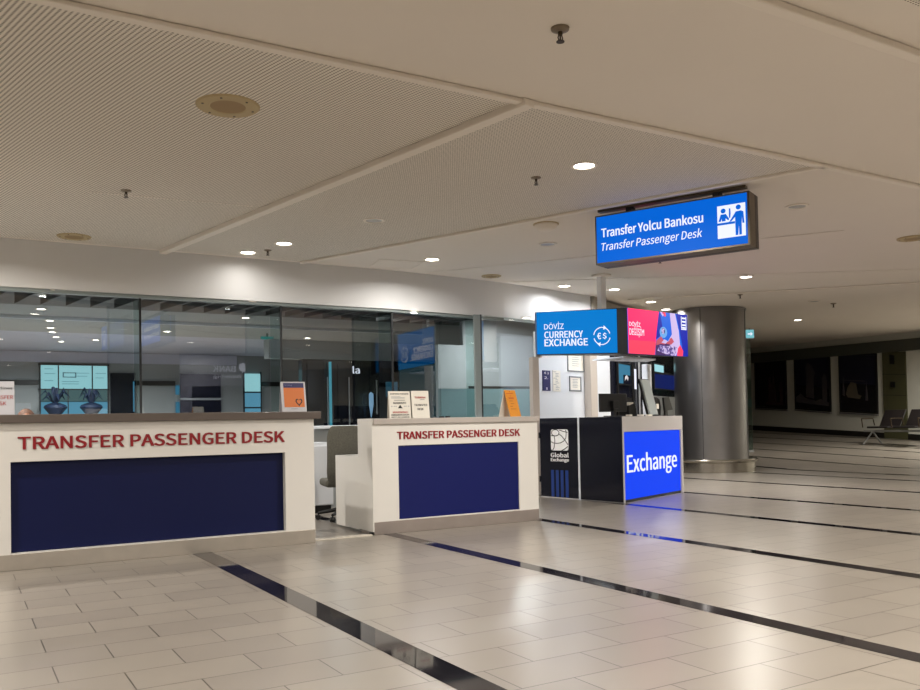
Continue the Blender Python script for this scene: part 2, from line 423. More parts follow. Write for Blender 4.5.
structure(MB().box(-8.15, -8, -12, 28, 0, 3.6).build('wall_left', M['hall']))
structure(MB().box(-8, 19, -12.15, -12, 0, 3.3).build('wall_behind', M['hall']))

# ------------------------------------------------------------------ glazing: a row of angled panes
joints = [-4.55,-2.95,-1.33,.28,1.847,3.521,5.064,6.47,7.75]
wl = thing('glass_partition', 'long run of tall clear glass panes above the ledge behind the transfer desks', 'glass partition', (0,10.3,1.04))
ang = radians(15.5)
for i, (a, b) in enumerate(zip(joints, joints[1:])):
    w = b-a; dy = w*math.tan({4: radians(14.2), 6: radians(17), 7: radians(12)}.get(i, ang))
    p = MB(); y0 = -.02; zt = zs-1.04+(.2 if i < 6 else -.001)
    p.quad((a,y0,0),(b-.004,y0+dy,0),(b-.004,y0+dy,zt),(a,y0,zt))
    p.build('pane', M['glass'], wl)
    j = MB(); j.box(a-.011, a+.011, y0-.012, y0+.012, 0, zs-.0-1.04)
    j.build('mullion', M['joint'], wl)
    if i < 7:
        r = MB(); zr_ = min(zt, zs-1.041 if i >= 5 else zt); r.quad((b,y0+dy,0),(b,y0,0),(b,y0,zr_),(b,y0+dy,zr_)); r.build('return_pane', M['glass2'], wl)
pf = MB().box(6.35, 6.455, -.04, -.01, 0, zs-1.045).build('frame', M['frame'], wl, bevel=.005)

# ------------------------------------------------------------------ room behind the glass
RY = 24.0
structure(MB().quad((-7.9,10.4,3.06),(-7.9,15.2,3.06),(10.5,15.2,3.06),(8.9,11.2,3.06),2).quad((-7.9,15.2,3.06),(-7.9,19.3,3.06),(12.1,19.3,3.06),(10.5,15.2,3.06)).quad((-7.9,19.3,3.06),(-7.9,RY,3.06),(14.0,RY,3.06),(12.1,19.3,3.06),1).build('ceiling_back_room', [M['iceil'], M['ilav'], M['baffle']]))
structure(MB().box(-8, 17, RY, RY+.1, 0, 3.09).build('wall_back', M['igrey']))
structure(MB().quad((-7.9,10.4,.003),(8.9,11.2,.003),(14.4,RY,.003),(-7.9,RY,.003)).build('floor_back_room', M['ifloor']))
structure(MB().box(-7.9, 8.9, 16.55, 16.62, 3.0, 3.055).build('trim_beam', M['whitec']))
structure(MB().box(-7.9, 1.85, RY-.06, RY, 2.2, 2.32).box(4.2, 5.2, RY-.06, RY, 2.2, 2.32).box(7.6, 8.5, RY-.06, RY, 2.2, 2.32).build('trim_back_rail', M['dark']))
structure(MB().box(-7.9, 6.9, RY-.05, RY, 2.78, 3.05).build('trim_back_band', M['ilav']))
# dark shop block on the right of the room
structure(MB().box(5.9, 10.6, 16, 16.2, 0, 2.35).build('wall_dark_glazing', M['nearblk']))
structure(MB().box(5.2, 7.86, 15.9, 16.2, 2.352, 2.72).build('wall_bulkhead', M['igrey']))
structure(MB().box(7.29, 7.9, 13, 13.1, 0, 2.42).build('wall_pale_panel', M['igrey']))
structure(MB().box(7.92, 9.6, 13.2, 13.3, 0, 3.05).build('wall_grey_panel', M['igrey']))
structure(MB().box(7.9, 9.4, 13.1, 13.18, 1.62, 1.70).build('trim_rail', M['dark']))
structure(MB().box(7.0, 8.9, 12.4, 12.5, 0, 1.62).build('wall_low_screen', mat('teal_grey_screen', (110,136,138), .4)))

w = thing('daylit_window', 'bright frosted window in three bays far behind the left desk', 'window', (1.88,RY-.08,.0))
MB().box(0,1.59,0,.04,2.10,2.70).build('upper_panes', M['win'], w)
MB().box(0,1.59,0,.04,.02,1.76).build('lower_panes', M['winb'], w); MB().box(0,1.59,0,.04,1.78,2.07).build('shaded_panes', mat('dim_far_view', (100,130,130), .4, emit=(88,116,118), es=.8), w)
fm = MB(); fm.box(-.04,1.63,-.02,.06,2.70,2.74); fm.box(-.04,1.63,-.02,.06,2.07,2.10)
for x in (0,.42,1.22,1.6): fm.box(x-.014,x+.014,-.02,.06,2.1,2.7)
fm.box(.63,.655,-.02,.06,0,2.07); fm.box(-.014,.014,-.02,.06,0,2.07); fm.box(1.585,1.614,-.02,.06,0,2.07)
fm.build('frame', M['joint'], w)
MB().box(.52,.84,-.006,-.001,2.39,2.52).build('outlined_label', mat('pale_window_print',(70,120,140),.4), w)
MB().box(.545,.815,-.008,-.006,2.41,2.50).build('label_field', M['win'], w)
gl_ = MB()
for a, b, z in ((.1,.3,2.6),(.1,.35,2.48),(.1,.3,2.3),(.5,.9,2.28),(.5,.9,2.22),(.85,1.15,2.5),(.85,1.1,2.42),(1.3,1.55,2.5),(1.3,1.5,2.38)): gl_.box(a,b,-.004,-.001,z,z+.012)
gl_.build('window_print', mat('pale_blue_window_print',(120,180,200),.4, emit=(110,170,190), es=.6), w)
def planter(x, y, label, spread):
    t = thing('pedestal_planter', label, 'planter', (x,y,0), .3)
    MB().lathe([(.001,0),(.22,0),(.20,.04),(.05,.08),(.05,1.36)], 16).build('pedestal', M['plant'], t)
    MB().lathe([(.05,1.34),(.15,1.45),(.27,1.60),(.24,1.66),(.10,1.72),(.001,1.72)], 20).build('bowl', M['plant'], t)
    l = MB(); random.seed(int(x*100))
    for k in range(11):
        a = 2*pi*k/11+random.uniform(-.2,.2); h = random.uniform(.12,.36); e = spread*random.uniform(.7,1.1)
        u, v = cos(a), sin(a); b = Vector((-v, u, 0))*.045
        p0 = Vector((u*.05, v*.05, 1.71)); p1 = Vector((u*e*.55, v*e*.55, 1.74+h)); p2 = Vector((u*e, v*e, 1.66+h*.6))
        l.add([p0-b*.4, p0+b*.4, p1+b, p1-b, p2, p0+Vector((0,0,.015)), p1+Vector((0,0,.03))], [(0,1,2,3),(3,2,4),(0,3,6,5),(1,5,6,2),(3,4,6),(2,6,4)])
    l.build('leaves', M['plant'], t)
planter(2.16, 23.2, 'dark leafy planter before the left bay of the bright window', .42)
planter(2.98, 23.2, 'dark leafy planter before the right bays of the bright window', .36)
d = thing('shuttered_doorway', 'dark shuttered doorway with a cyan lit edge far behind the left desk', 'doorway', (5.2,RY-.08,0))
MB().box(.12,1.23,0,.04,0,2.52).build('shutter', M['nearblk'], d)
MB().box(0,.10,-.02,.02,1.2,1.75).build('light_strip', M['screenb'], d); MB().box(0,.10,-.02,.02,1.95,2.2).build('light_strip', M['screenb'], d)
MB().box(.12,1.23,-.02,0,1.80,1.86).build('rail', M['sil'], d)
d = thing('dark_doorway', 'narrow dark doorway right of the bright frosted window', 'doorway', (3.54,RY-.08,0))
MB().box(0,.63,0,.04,0,2.52).build('door_leaf', M['nearblk'], d)
MB().box(.56,.60,-.02,.02,1.5,2.3).build('light_strip', M['screenb'], d)
d = thing('narrow_window', 'tall narrow cyan daylit window beside the dark shuttered doorway', 'window', (7.1,RY-.08,0))
MB().box(0,.46,0,.04,2.04,2.55).build('upper_pane', M['win'], d)
MB().box(0,.46,0,.04,.1,2.0).build('lower_pane', M['winb'], d)
MB().box(-.03,.49,-.02,.05,2.0,2.04).box(-.03,.49,-.02,.05,1.56,1.60).box(-.03,0,-.02,.05,.1,2.6).box(.46,.49,-.02,.05,.1,2.6).build('frame', M['joint'], d)
# dark glazed shopfront inside: its doors, handles, strip lights and letters
d = thing('dark_glass_door', 'dark glass door pair with tall steel pull handles behind the orange desk sign', 'door', (6.0,15.97,0))
MB().box(0,.62,0,.02,0,2.28).build('door_leaf', M['nearblk'], d); MB().box(.64,1.26,0,.02,0,2.28).build('door_leaf', M['nearblk'], d)
MB().tube((.40,-.05,1.0),(.40,-.05,2.0),.014).build('handle', M['sil'], d)
MB().tube((.86,-.05,1.0),(.86,-.05,2.0),.014).build('handle', M['sil'], d)
o = MB().box(6.41,6.45,15.83,15.88,.2,2.3).build('strip_light', M['cyan']); tag(o, 'vertical cyan strip light beside the dark glass doors', 'light')
d = thing('shop_door', 'dark glass shop door with long steel handles left of the blue reflection', 'door', (7.35,15.97,0))
MB().box(0,.8,0,.02,0,2.2).build('door_leaf', M['nearblk'], d)
MB().tube((.12,-.05,1.25),(.12,-.05,1.95),.016).build('handle', M['sil'], d)
MB().tube((.72,-.05,1.25),(.72,-.05,1.95),.016).build('handle', M['sil'], d)
MB().box(.35,.62,-.01,0,1.6,1.92).build('blue_display', mat('dim_blue_display', (40,70,90), .3, emit=(44,84,106), es=.8), d)
o = text('shop_lettering', 'la', M['lit'], None, 6.96, 7.11, 2.08, 2.23, 15.96, .02); tag(o, 'white lit letters above the dark shop front behind the glass', 'sign')
o = MB().xzprism([(7.29,1.70),(7.25,1.66),(7.25,1.45),(7.29,1.18),(7.34,1.45),(7.34,1.66)], 15.80, 15.83).build('hanging_badge', mat('pale_lit_badge', (150,190,225), .4, emit=(140,180,215), es=.8)); tag(o, 'pale blue drop-shaped badge on the dark shop front', 'sign')
o = MB().quad((8.0,15.9,1.02),(9.3,15.9,1.02),(9.3,15.9,2.3),(8.0,15.9,2.3)).box(8.0,9.3,15.9,15.95,1.02,2.3).build('teal_display', mat('dim_teal_display', (50,84,94), .3, emit=(34,64,74), es=.55)); tag(o, 'dim teal lit display window right of the dark shop door', 'display')
t = thing('teal_exit_sign', 'thin teal lit sign hanging in the back room behind the glass', 'sign', (5.72,18,2.99))
MB().box(0,.28,0,.03,-.06,.0).build('lit_face', M['greens'], t); MB().box(.12,.16,.01,.02,0,.07).build('hanger', M['black'], t)
# ceiling baffles
proto = None
k = 0
for i in range(27):
    x = -.55 + i*.315
    if x > 7.4: break
    t = MB()
    t.add([(0,0,0),(.05,.008,0),(.05+.30,-1.9,0),(.30,-1.9,0),(0,0,.16),(.05,.008,.16),(.35,-1.9,.16),(.30,-1.9,.16)], [(0,1,2,3),(7,6,5,4),(1,0,4,5),(2,1,5,6),(3,2,6,7),(0,3,7,4)])
    if proto is None: proto = t.build('ceiling_baffle', M['baffle'], loc=(x,12.9,2.765)); tag(proto, 'dark wooden ceiling baffle in the row just behind the glass', 'ceiling baffle', 'wooden ceiling baffles behind the glass')
    else: dup(proto, (x,12.9,2.765))

# ------------------------------------------------------------------ desks
def desk(name, label, loc, W, H, th, panel, rec, plm, topm, depthd=.33):
    t = thing('passenger_desk', label, 'desk', loc)
    px0, px1, pz0, pz1 = panel
    b = MB()
    # body frame round the recessed panel
    b.box(0, px0, 0, depthd, .12, H-th); b.box(px1, W, 0, depthd, .12, H-th)
    b.box(px0, px1, 0, depthd, pz1, H-th); b.box(px0, px1, 0, depthd, .12, pz0); b.box(px0, px1, rec+.016, depthd, pz0, pz1)
    b.build('body', M['white'], t)
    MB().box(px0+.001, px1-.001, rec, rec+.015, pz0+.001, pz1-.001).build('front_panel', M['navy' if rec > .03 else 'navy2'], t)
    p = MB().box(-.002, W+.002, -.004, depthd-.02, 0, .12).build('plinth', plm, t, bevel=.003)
    return t
# left desk
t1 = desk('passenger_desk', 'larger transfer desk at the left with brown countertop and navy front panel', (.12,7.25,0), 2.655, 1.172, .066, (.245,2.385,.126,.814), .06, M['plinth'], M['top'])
MB().box(-.05, 2.715, -.035, .42, 1.106, 1.172).build('countertop', M['top'], t1, bevel=.006)
MB().box(.02, 2.64, .33, .90, .70, .74).box(.02,.06,.33,.90,0,.70).box(2.59,2.63,.33,.90,0,.70).build('work_surface', M['white'], t1)
text('lettering', 'TRANSFER PASSENGER DESK', M['red'], t1, .293, 2.383, .905, 1.005, 0, .006, bold=.036)
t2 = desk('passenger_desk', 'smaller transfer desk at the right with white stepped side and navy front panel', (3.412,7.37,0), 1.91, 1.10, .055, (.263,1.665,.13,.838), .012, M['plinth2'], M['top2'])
MB().box(-.0, 1.925, -.02, .36, 1.045, 1.10).build('countertop', M['top2'], t2, bevel=.004)
sd = MB().add([(-.012,-.002,.03),(-.012,.33,.03),(-.012,.33,1.102),(-.012,-.002,1.102),(.0,-.002,.03),(.0,.33,.03),(.0,.33,1.102),(.0,-.002,1.102)], [(0,3,2,1),(4,5,6,7),(0,1,5,4),(3,7,6,2),(0,4,7,3),(1,2,6,5)])
sd.build('side_panel', M['white'], t2)
MB().box(-.008, .05, .332, .92, .02, .735).box(.0, 1.9, .34, .92, .70, .735).box(1.85,1.9,.34,.92,0,.70).build('work_surface', M['white'], t2, bevel=.004)
text('lettering', 'TRANSFER PASSENGER DESK', M['red'], t2, .252, 1.685, .897, .972, 0, .006, bold=.036)
MB().box(.0,.03,.0,.03,0,.03).build('foot', M['black'], t2, loc=(-.04,.0,0))
o = MB().box(2.79, 3.375, 7.33, 7.42, .001, .012).build('floor_sill', M['sill']); tag(o, 'pale stone floor strip across the gap between the two desks', 'floor sill')

# white cabinet behind
t = thing('low_cabinet', 'low white cabinet against the dado behind the office chair', 'cabinet', (2.6,9.62,0))
MB().box(0,1.32,.0,.42,.09,.84).build('body', M['whitec'], t, bevel=.005)
MB().box(.02,1.30,.03,.40,0,.09).build('toe_kick', M['black'], t)
for x in (.01,.665): 
    dd = MB().box(x,x+.645,-.018,0,.10,.80).build('door', M['whitec'], t, bevel=.003)
    MB().box(x+.3,x+.36,-.03,-.018,.74,.755).build('handle', M['sil'], dd)

# office chair
def office_chair(loc, rz):
    t = thing('office_chair', 'grey fabric office chair between the two transfer desks', 'chair', loc, rz)
    b = MB()
    # curved padded back in local frame: sitter faces +y
    nx, nz = 8, 10
    vs = []
    for side in (0,1):
        for j in range(nz+1):
            for i in range(nx+1):
                u = -1+2*i/nx; v = j/nz
                hw = .215*(1-.35*max(0,abs(2*v-1)-.72)/.28*.6)
                x = u*hw*1.06; z = .38+v*.66
                y = -.22-.05*sin(pi*v)+.05*u*u-.06*v+ (.07*(1-u**4)*(1-(2*v-1)**6)+.012 if side else 0)
                vs.append((x,y,z))
    n1 = (nx+1)*(nz+1); fs = []
    for j in range(nz):
        for i in range(nx):
            a = j*(nx+1)+i; fs.append((a,a+1,a+nx+2,a+nx+1)); fs.append((n1+a,n1+a+nx+1,n1+a+nx+2,n1+a+1))
    rim = [i for i in range(nx+1)] + [(j+1)*(nx+1)-1 for j in range(1,nz+1)] + [nz*(nx+1)+i for i in range(nx-1,-1,-1)] + [j*(nx+1) for j in range(nz-1,0,-1)]
    for a, c in zip(rim, rim[1:]+rim[:1]): fs.append((c,a,n1+a,n1+c))
    b.add(vs, fs, 0, True); o = b.build('backrest', M['fab'], t)
    s = o.modifiers.new('s','SUBSURF'); s.levels = 1; s.render_levels = 2
    MB().box(-.235,.235,-.2,.25,.37,.455).build('seat', M['fab'], t, bevel=.035, seg=4)
    MB().tube((0,0,.10),(0,0,.37),.026).build('gas_column', M['chrome'], t)
    MB().box(-.04,.04,-.26,.04,.33,.365).tube((0,-.25,.35),(0,-.26,.55),.018).build('back_bracket', M['black'], t)
    for k in range(5):
        a = 2*pi*k/5+.3
        lg = MB().tube((.03*cos(a),.03*sin(a),.12),(.29*cos(a),.29*sin(a),.075),.026,.016).build('leg', M['black'], t)
        c = MB(); x, y = .29*cos(a), .29*sin(a)
        for off in (-.014,.014): c.tube((x-sin(a)*off-sin(a)*.008, y+cos(a)*off+cos(a)*.008, .028),(x-sin(a)*off+sin(a)*.008, y+cos(a)*off-cos(a)*.008, .028),.028)
        c.tube((x,y,.028),(x,y,.075),.008); c.build('caster', M['black'], lg)
    return t
office_chair((3.72,8.82,0), radians(-12))

# seated clerk behind the left desk
def clerk(loc, rz):
    t = thing('person', 'person seated behind the left desk, only the crown of the head showing', 'person', loc, rz)
    vs = [(0,0,.50),(0,.02,.72),(0,.03,.92),(0,.02,1.03),(0,0,1.08),
          (-.19,.03,.95),(-.26,-.10,.80),(-.16,-.32,.83),(.19,.03,.95),(.26,-.10,.80),(.16,-.32,.83),
          (-.10,0,.48),(-.12,-.40,.50),(-.12,-.42,.06),(.10,0,.48),(.12,-.40,.50),(.12,-.42,.06)]
    vs = [(x,y,z-.05) for x,y,z in vs]
    ed = [(0,1),(1,2),(2,3),(3,4),(2,5),(5,6),(6,7),(2,8),(8,9),(9,10),(0,11),(11,12),(12,13),(0,14),(14,15),(15,16)]
    rad = [.14,.13,.14,.055,.05,.06,.045,.032,.06,.045,.032,.09,.065,.045,.09,.065,.045]
    me = bpy.data.meshes.new('body'); me.from_pydata(vs, ed, [])
    me.materials.append(M['shirt']); o = bpy.data.objects.new('body', me); C.objects.link(o); o.parent = t
    o.modifiers.new('skin','SKIN'); sk = me.skin_vertices[0] if me.skin_vertices else me.skin_vertices.new()
    for i, r in enumerate(rad): me.skin_vertices[0].data[i].radius = (r, r*.8 if i < 4 else r)
    me.skin_vertices[0].data[0].use_root = True
    s = o.modifiers.new('sub','SUBSURF'); s.levels = 1; s.render_levels = 2
    DZ = .08
    h = MB().ball((0,-.015,1.04), .078, .095, .118, 20)
    h.add([(-.012,-.105,1.02),(.012,-.105,1.02),(0,-.132,1.015),(0,-.105,1.06)], [(0,2,3),(2,1,3),(0,1,2),(0,3,1)])
    for sx in (-1,1): h.ball((sx*.079,.0,1.035),.012,.02,.032,8)
    hd = h.build('head', M['skin'], t, loc=(0,0,DZ))
    for sx in (-1,1): MB().ball((sx*.03,-.101,1.055),.012,.008,.007,8).build('eye', M['ink'], hd)
    MB().box(-.022,.022,-.108,-.098,.985,.992).build('mouth', mat('lips', (150,80,76), .5), hd)
    # hair cap: the top and back of the skull
    c = MB(); n = 20; prof = [(1.03*sin(a), cos(a)) for a in [pi*k/14 for k in range(0,9)]]
    vs = []
    for r, z in prof:
        for i in range(n):
            a = 2*pi*i/n; vs.append((.082*max(r,.001)*cos(a), -.004+.097*max(r,.001)*sin(a)+ (.0 if sin(a) > -.3 or z > .2 else .03), 1.047+.121*z))
    c.add(vs, [(k*n+(i+1)%n, k*n+i, (k+1)*n+i, (k+1)*n+(i+1)%n) for k in range(8) for i in range(n)], 0, True)
    hh = c.build('hair', M['hair'], t, loc=(0,0,DZ))
    for k in range(2):
        a = (-.16,.16)[k]
        hnd = MB(); s = 1 if a > 0 else -1
        hnd.ball((a*.98,-.345,.775),.036,.045,.014,10)
        for q, ln in enumerate((.062,.072,.068,.052)):
            x = a*.98+(q-1.5)*.018
            hnd.path([(x,-.375,.775),(x,-.375-ln*.55,.774),(x,-.375-ln,.764)], .0085)
        hnd.path([(a*.98-s*.03,-.335,.775),(a*.98-s*.055,-.365,.772),(a*.98-s*.058,-.39,.768)], .0095)
        hnd.build('hand', M['skin'], t)
    return t
clerk((.56,8.60,0), 0)
t = thing('stool', 'black stool under the clerk behind the left desk', 'stool', (.56,8.62,0))
MB().lathe([(.001,.28),(.18,.28),(.19,.30),(.18,.34),(.001,.345)], 24).build('seat', M['black'], t)
MB().tube((0,0,.03),(0,0,.28),.025).build('column', M['chrome'], t)
MB().lathe([(.001,0),(.22,0),(.22,.02),(.03,.045),(.001,.045)], 24).build('base', M['chrome'], t)

# ------------------------------------------------------------------ things on the desks
def easel_sign(name, label, loc, w, h, mt, frame=0, rz=0, lean=.16, backm=None):
    """A-frame card: front leaf leans back, rear leaf props it"""
    t = thing(name, label, 'sign', loc, rz)
    f = MB(); y = lean*h
    f.add([(0,0,0),(w,0,0),(w,y,h),(0,y,h),(0,.004,0),(w,.004,0),(w,y+.004,h),(0,y+.004,h)], [(0,1,2,3),(5,4,7,6),(3,2,6,7),(1,0,4,5),(0,3,7,4),(2,1,5,6)])
    f.build('front_card', mt, t)
    b = MB(); yb = 2*y
    b.add([(0,yb,0),(w,yb,0),(w,y+.004,h),(0,y+.004,h),(0,yb+.003,0),(w,yb+.003,0),(w,y+.007,h),(0,y+.007,h)], [(0,1,2,3),(5,4,7,6),(3,2,6,7),(1,0,4,5),(0,3,7,4),(2,1,5,6)])
    b.build('back_card', backm or mt, t)
    return t
def on_card(parent, name, w, h, lean, x0, x1, z0, z1, mt, txt=None, bold=.01, poly=None):
    """print on the leaning front card; x,z as fractions of the card"""
    if txt: o = text(name, txt, mt, parent, x0*w, x1*w, z0*h, z1*h, 0, .001, bold=bold)
    elif poly: o = MB().xzprism([(p[0]*w, p[1]*h) for p in poly], -.001, 0).build(name, mt, parent)
    else: o = MB().box(x0*w, x1*w, -.001, 0, z0*h, z1*h).build(name, mt, parent)
    for v in o.data.vertices: v.co.y += v.co.z*lean - .0005
    return o
# cut-off sign at the left edge of the picture
t = easel_sign('desk_notice', 'white transfer desk notice standing at the far left end of the left desk', (.20,7.42,1.172), .205, .262, M['acry'])
on_card(t, 'print', .205,.262,.16, .35,.93,.76,.84, M['ink'], 'airlines'); on_card(t, 'print', .205,.262,.16, .10,.95,.47,.58, M['redink'], 'TRANSFER'); on_card(t, 'print', .205,.262,.16, .28,.72,.29,.40, M['redink'], 'DESK')
# orange poster
w, h = .232, .277
t = easel_sign('poster_stand', 'acrylic stand with orange poster and dark heart on the left desk', (2.545,7.42,1.172), w, h, M['acry'])
on_card(t, 'orange_print', w,h,.16, .10,.93,.16,.80, M['orange']); on_card(t, 'navy_heading', w,h,.16, .10,.93,.80,.96, M['navyp'])
on_card(t, 'heading_letters', w,h,.16, .16,.46,.86,.91, mat('pale_violet_print',(150,150,200),.5), 'heartbeat', .0)
hp_ = []
for k in range(28):
    a = 2*pi*k/28; hp_.append((.70+.016*.75*16*sin(a)**3*.75, .33+.016*.62*(13*cos(a)-5*cos(2*a)-2*cos(3*a)-cos(4*a))*.9))
hin = [(.70+(p[0]-.70)*.66, .335+(p[1]-.33)*.66) for p in hp_]
hm = MB()
for k in range(28):
    k2 = (k+1)%28; q = [hp_[k], hp_[k2], hin[k2], hin[k]]
    hm.add([(p[0]*w, -.0022+p[1]*h*.16, p[1]*h) for p in q], [(0,1,2,3)])
hm.build('heart_mark', M['ink'], t)
on_card(t, 'footer_print', w,h,.16, .36,.62,.09,.125, M['greyink'], 'airport')
# two white notices
w, h = .235, .268
t = easel_sign('desk_notice', 'white prohibited items notice with black and red print on the right desk', (3.655,7.50,1.10), w, h, M['paper'], lean=.10)
on_card(t,'print',w,h,.1,.07,.93,.88,.92,M['ink'],'SECURITY NOTICE TO PASSENGERS',.02)
for z in (.80,.76,.735): on_card(t,'rule',w,h,.1,.12,.55+.2*(z<.78),z,z+.012,M['greyink'])
on_card(t,'print',w,h,.1,.2,.8,.53,.60,M['ink'],'NARRATE',.03); on_card(t,'rule',w,h,.1,.25,.75,.66,.675,M['ink'])
on_card(t,'warning_mark',w,h,.1,0,0,0,0,M['ink'],poly=[(.40,.37),(.62,.37),(.51,.50)])
for x in (.1,.22,.30,.68,.76,.88): on_card(t,'small_icon',w,h,.1,x,x+.05,.43,.46,M['greyink'])
on_card(t,'red_print',w,h,.1,.15,.85,.19,.26,M['redink'],'WARNING',.03)
on_card(t,'print',w,h,.1,.08,.92,.10,.16,M['ink'],'DANGEROUS GOODS',.02); on_card(t,'print',w,h,.1,.08,.92,.02,.07,M['ink'],'NOT ALLOWED',.02)
w, h = .195, .272
t = easel_sign('desk_notice', 'white transfer desk notice with a red heading, right of the black and red notice', (3.905,7.50,1.10), w, h, M['paper'], lean=.10)
on_card(t,'red_print',w,h,.1,.18,.80,.72,.79,M['redink'],'TURKISH',.04); on_card(t,'print',w,h,.1,.5,.76,.66,.69,M['ink'],'AIRLINES',0)
on_card(t,'print',w,h,.1,.14,.88,.44,.52,M['ink'],'TRANSFER',.01); on_card(t,'print',w,h,.1,.32,.66,.29,.37,M['ink'],'DESK',.01)
# amber tent card
w, h = .185, .285
t = easel_sign('tent_card', 'amber yellow tent card on the right end of the right desk', (5.06,7.48,1.10), w, h, M['amber'], lean=.28, backm=M['paper'], rz=radians(18))
for z, a, b in ((.93,.38,.5),(.86,.12,.72),(.77,.38,.5),(.70,.22,.7),(.665,.22,.7),(.58,.25,.55),(.48,.3,.6),(.38,.2,.45),(.28,.2,.7)):
    on_card(t,'print_line',w,h,.28,a,b,z,z+.018,M['redink'] if z > .6 else mat('brown_print',(150,80,20),.5))
for x in (4.19,4.26):
    o = MB().box(0,.05,0,.025,0,.016).build('binder_clip', M['black'], None, bevel=.004, loc=(x,7.44,1.10), rotz=.2)
    tag(o, ('left' if x < 4.2 else 'right') + ' one of two small black clips right of the white notices', 'clip', 'black clips on the right desk')

# ------------------------------------------------------------------ transfer sign
LA = (5.367, 6.404); sang = radians(-65.7)
t = thing('hanging_sign', 'blue lit Transfer Yolcu Bankosu sign box hung from the ceiling', 'sign', (LA[0],LA[1],2.55), sang)
W, H = 1.478, .475
c = MB(); c.box(0,W,.01,.17,0,H); c.box(0,W,.0,.01,0,.016); c.box(0,W,.0,.01,H-.012,H); c.box(0,.012,0,.01,.016,H-.012); c.box(W-.02,W,0,.01,.016,H-.012)
c.build('casing', M['bron'], t)
MB().box(.012,W-.02,.17,.182,.012,H-.012).build('rear_face', M['blue'], t)
MB().box(.0,W,.182,.26,0,H).build('rear_casing', mat('dark_sign_casing',(52,46,38),.4), t)
MB().box(.013,W-.021,.001,.009,.017,H-.013).build('lit_face', M['blue'], t)
text('lettering', 'Transfer Yolcu Bankosu', M['lit'], t, .063, 1.066, .258, .352, .001, .002, bold=.022)
text('lettering', 'Transfer Passenger Desk', M['lit'], t, .062, 1.054, .105, .21, .001, .002, shear=.18, bold=.003)
pg = MB().box(1.195,1.442,-.002,.001,.088,.378).build('pictogram_field', M['lit'], t)
def disk(mb, x, z, r, y0=-.004, y1=-.002, n=16): mb.xzprism([(x+r*cos(2*pi*k/n), z+r*sin(2*pi*k/n)) for k in range(n)], y0, y1)
p = MB()
disk(p, 1.248, .330, .022); disk(p, 1.382, .345, .022)
p.xzprism([(1.205,.238),(1.225,.238),(1.235,.265),(1.235,.238),(1.268,.238),(1.268,.262),(1.292,.240),(1.30,.252),(1.272,.300),(1.225,.300)], -.004, -.002)
p.xzprism([(1.195,.205),(1.35,.205),(1.35,.225),(1.195,.225)], -.004, -.002)
p.xzprism([(1.298,.262),(1.310,.262),(1.314,.300),(1.312,.345),(1.300,.345)], -.004, -.002)
p.xzprism([(1.300,.225),(1.360,.310),(1.405,.312),(1.425,.30),(1.432,.20),(1.415,.20),(1.413,.26),(1.408,.20),(1.408,.10),(1.386,.10),(1.384,.19),(1.376,.10),(1.354,.10),(1.352,.262),(1.318,.228)], -.004, -.002)
p.build('pictogram', M['blue'], pg)
for x in (.33, 1.17): MB().box(x-.03,x+.03,.05,.14,H,H+.05).build('hanger', M['black'], t)
MB().box(.0,W-.05,.06,.13,H+.05,H+.072).build('ceiling_rail', M['bron'], t)

# ------------------------------------------------------------------ exchange booth
KA = radians(21.21); K = (7.19,8.13)
t = thing('exchange_counter', 'exchange counter with dark glossy sides and lit blue Exchange front', 'counter', (K[0],K[1],0), KA)
W = 1.83; HH = 1.085
b = MB()
b.prism([(.003,.012),(W,.012),(W,.62),(.134,.62)],.89,HH)                   # band over the lit panel
b.prism([(.003,.012),(.045,.012),(.045,.10),(.022,.10)],0,.89); b.box(1.76,W,.012,.62,0,.89)
b.prism([(.022,.10),(1.76,.10),(1.76,.62),(.134,.62)],0,.89)
b.prism([(.134,.62),(.75,.62),(.75,1.435),(.31,1.435)],0,HH)
b.build('body', mat('grey_white_counter_shell',(196,192,192),.35), t, bevel=.003)
MB().box(.05,1.755,.03,.10,.035,.885).build('lit_panel', M['blued'], t)
MB().box(.045,1.76,.03,.10,0,.034).build('bottom_rail', M['black'], t)
text('lettering', 'Exchange', M['lit'], t, .135, 1.635, .30, .612, .029, .006, bold=.008)
sa = radians(-102.2)
def side_local(u, y, ang_=sa):   # along the left side, u from the far end L
    return (.310+u*cos(ang_)-y*sin(ang_), 1.435+u*sin(ang_)+y*cos(ang_))
o = MB().box(.745,1.452,-.012,0,.012,HH+.001).build('side_cladding', M['blackg'], t, loc=(.310,1.435,0), rotz=sa, bevel=.003)
o = MB().box(.715,.745,-.016,0,.0,HH+.002).build('white_divider', M['whitec'], t, loc=(.310,1.435,0), rotz=sa)
dr = MB().box(.0,.715,-.0,.03,.012,HH).build('door', M['blackg'], t, loc=(.310,1.435,0), rotz=sa, bevel=.003)
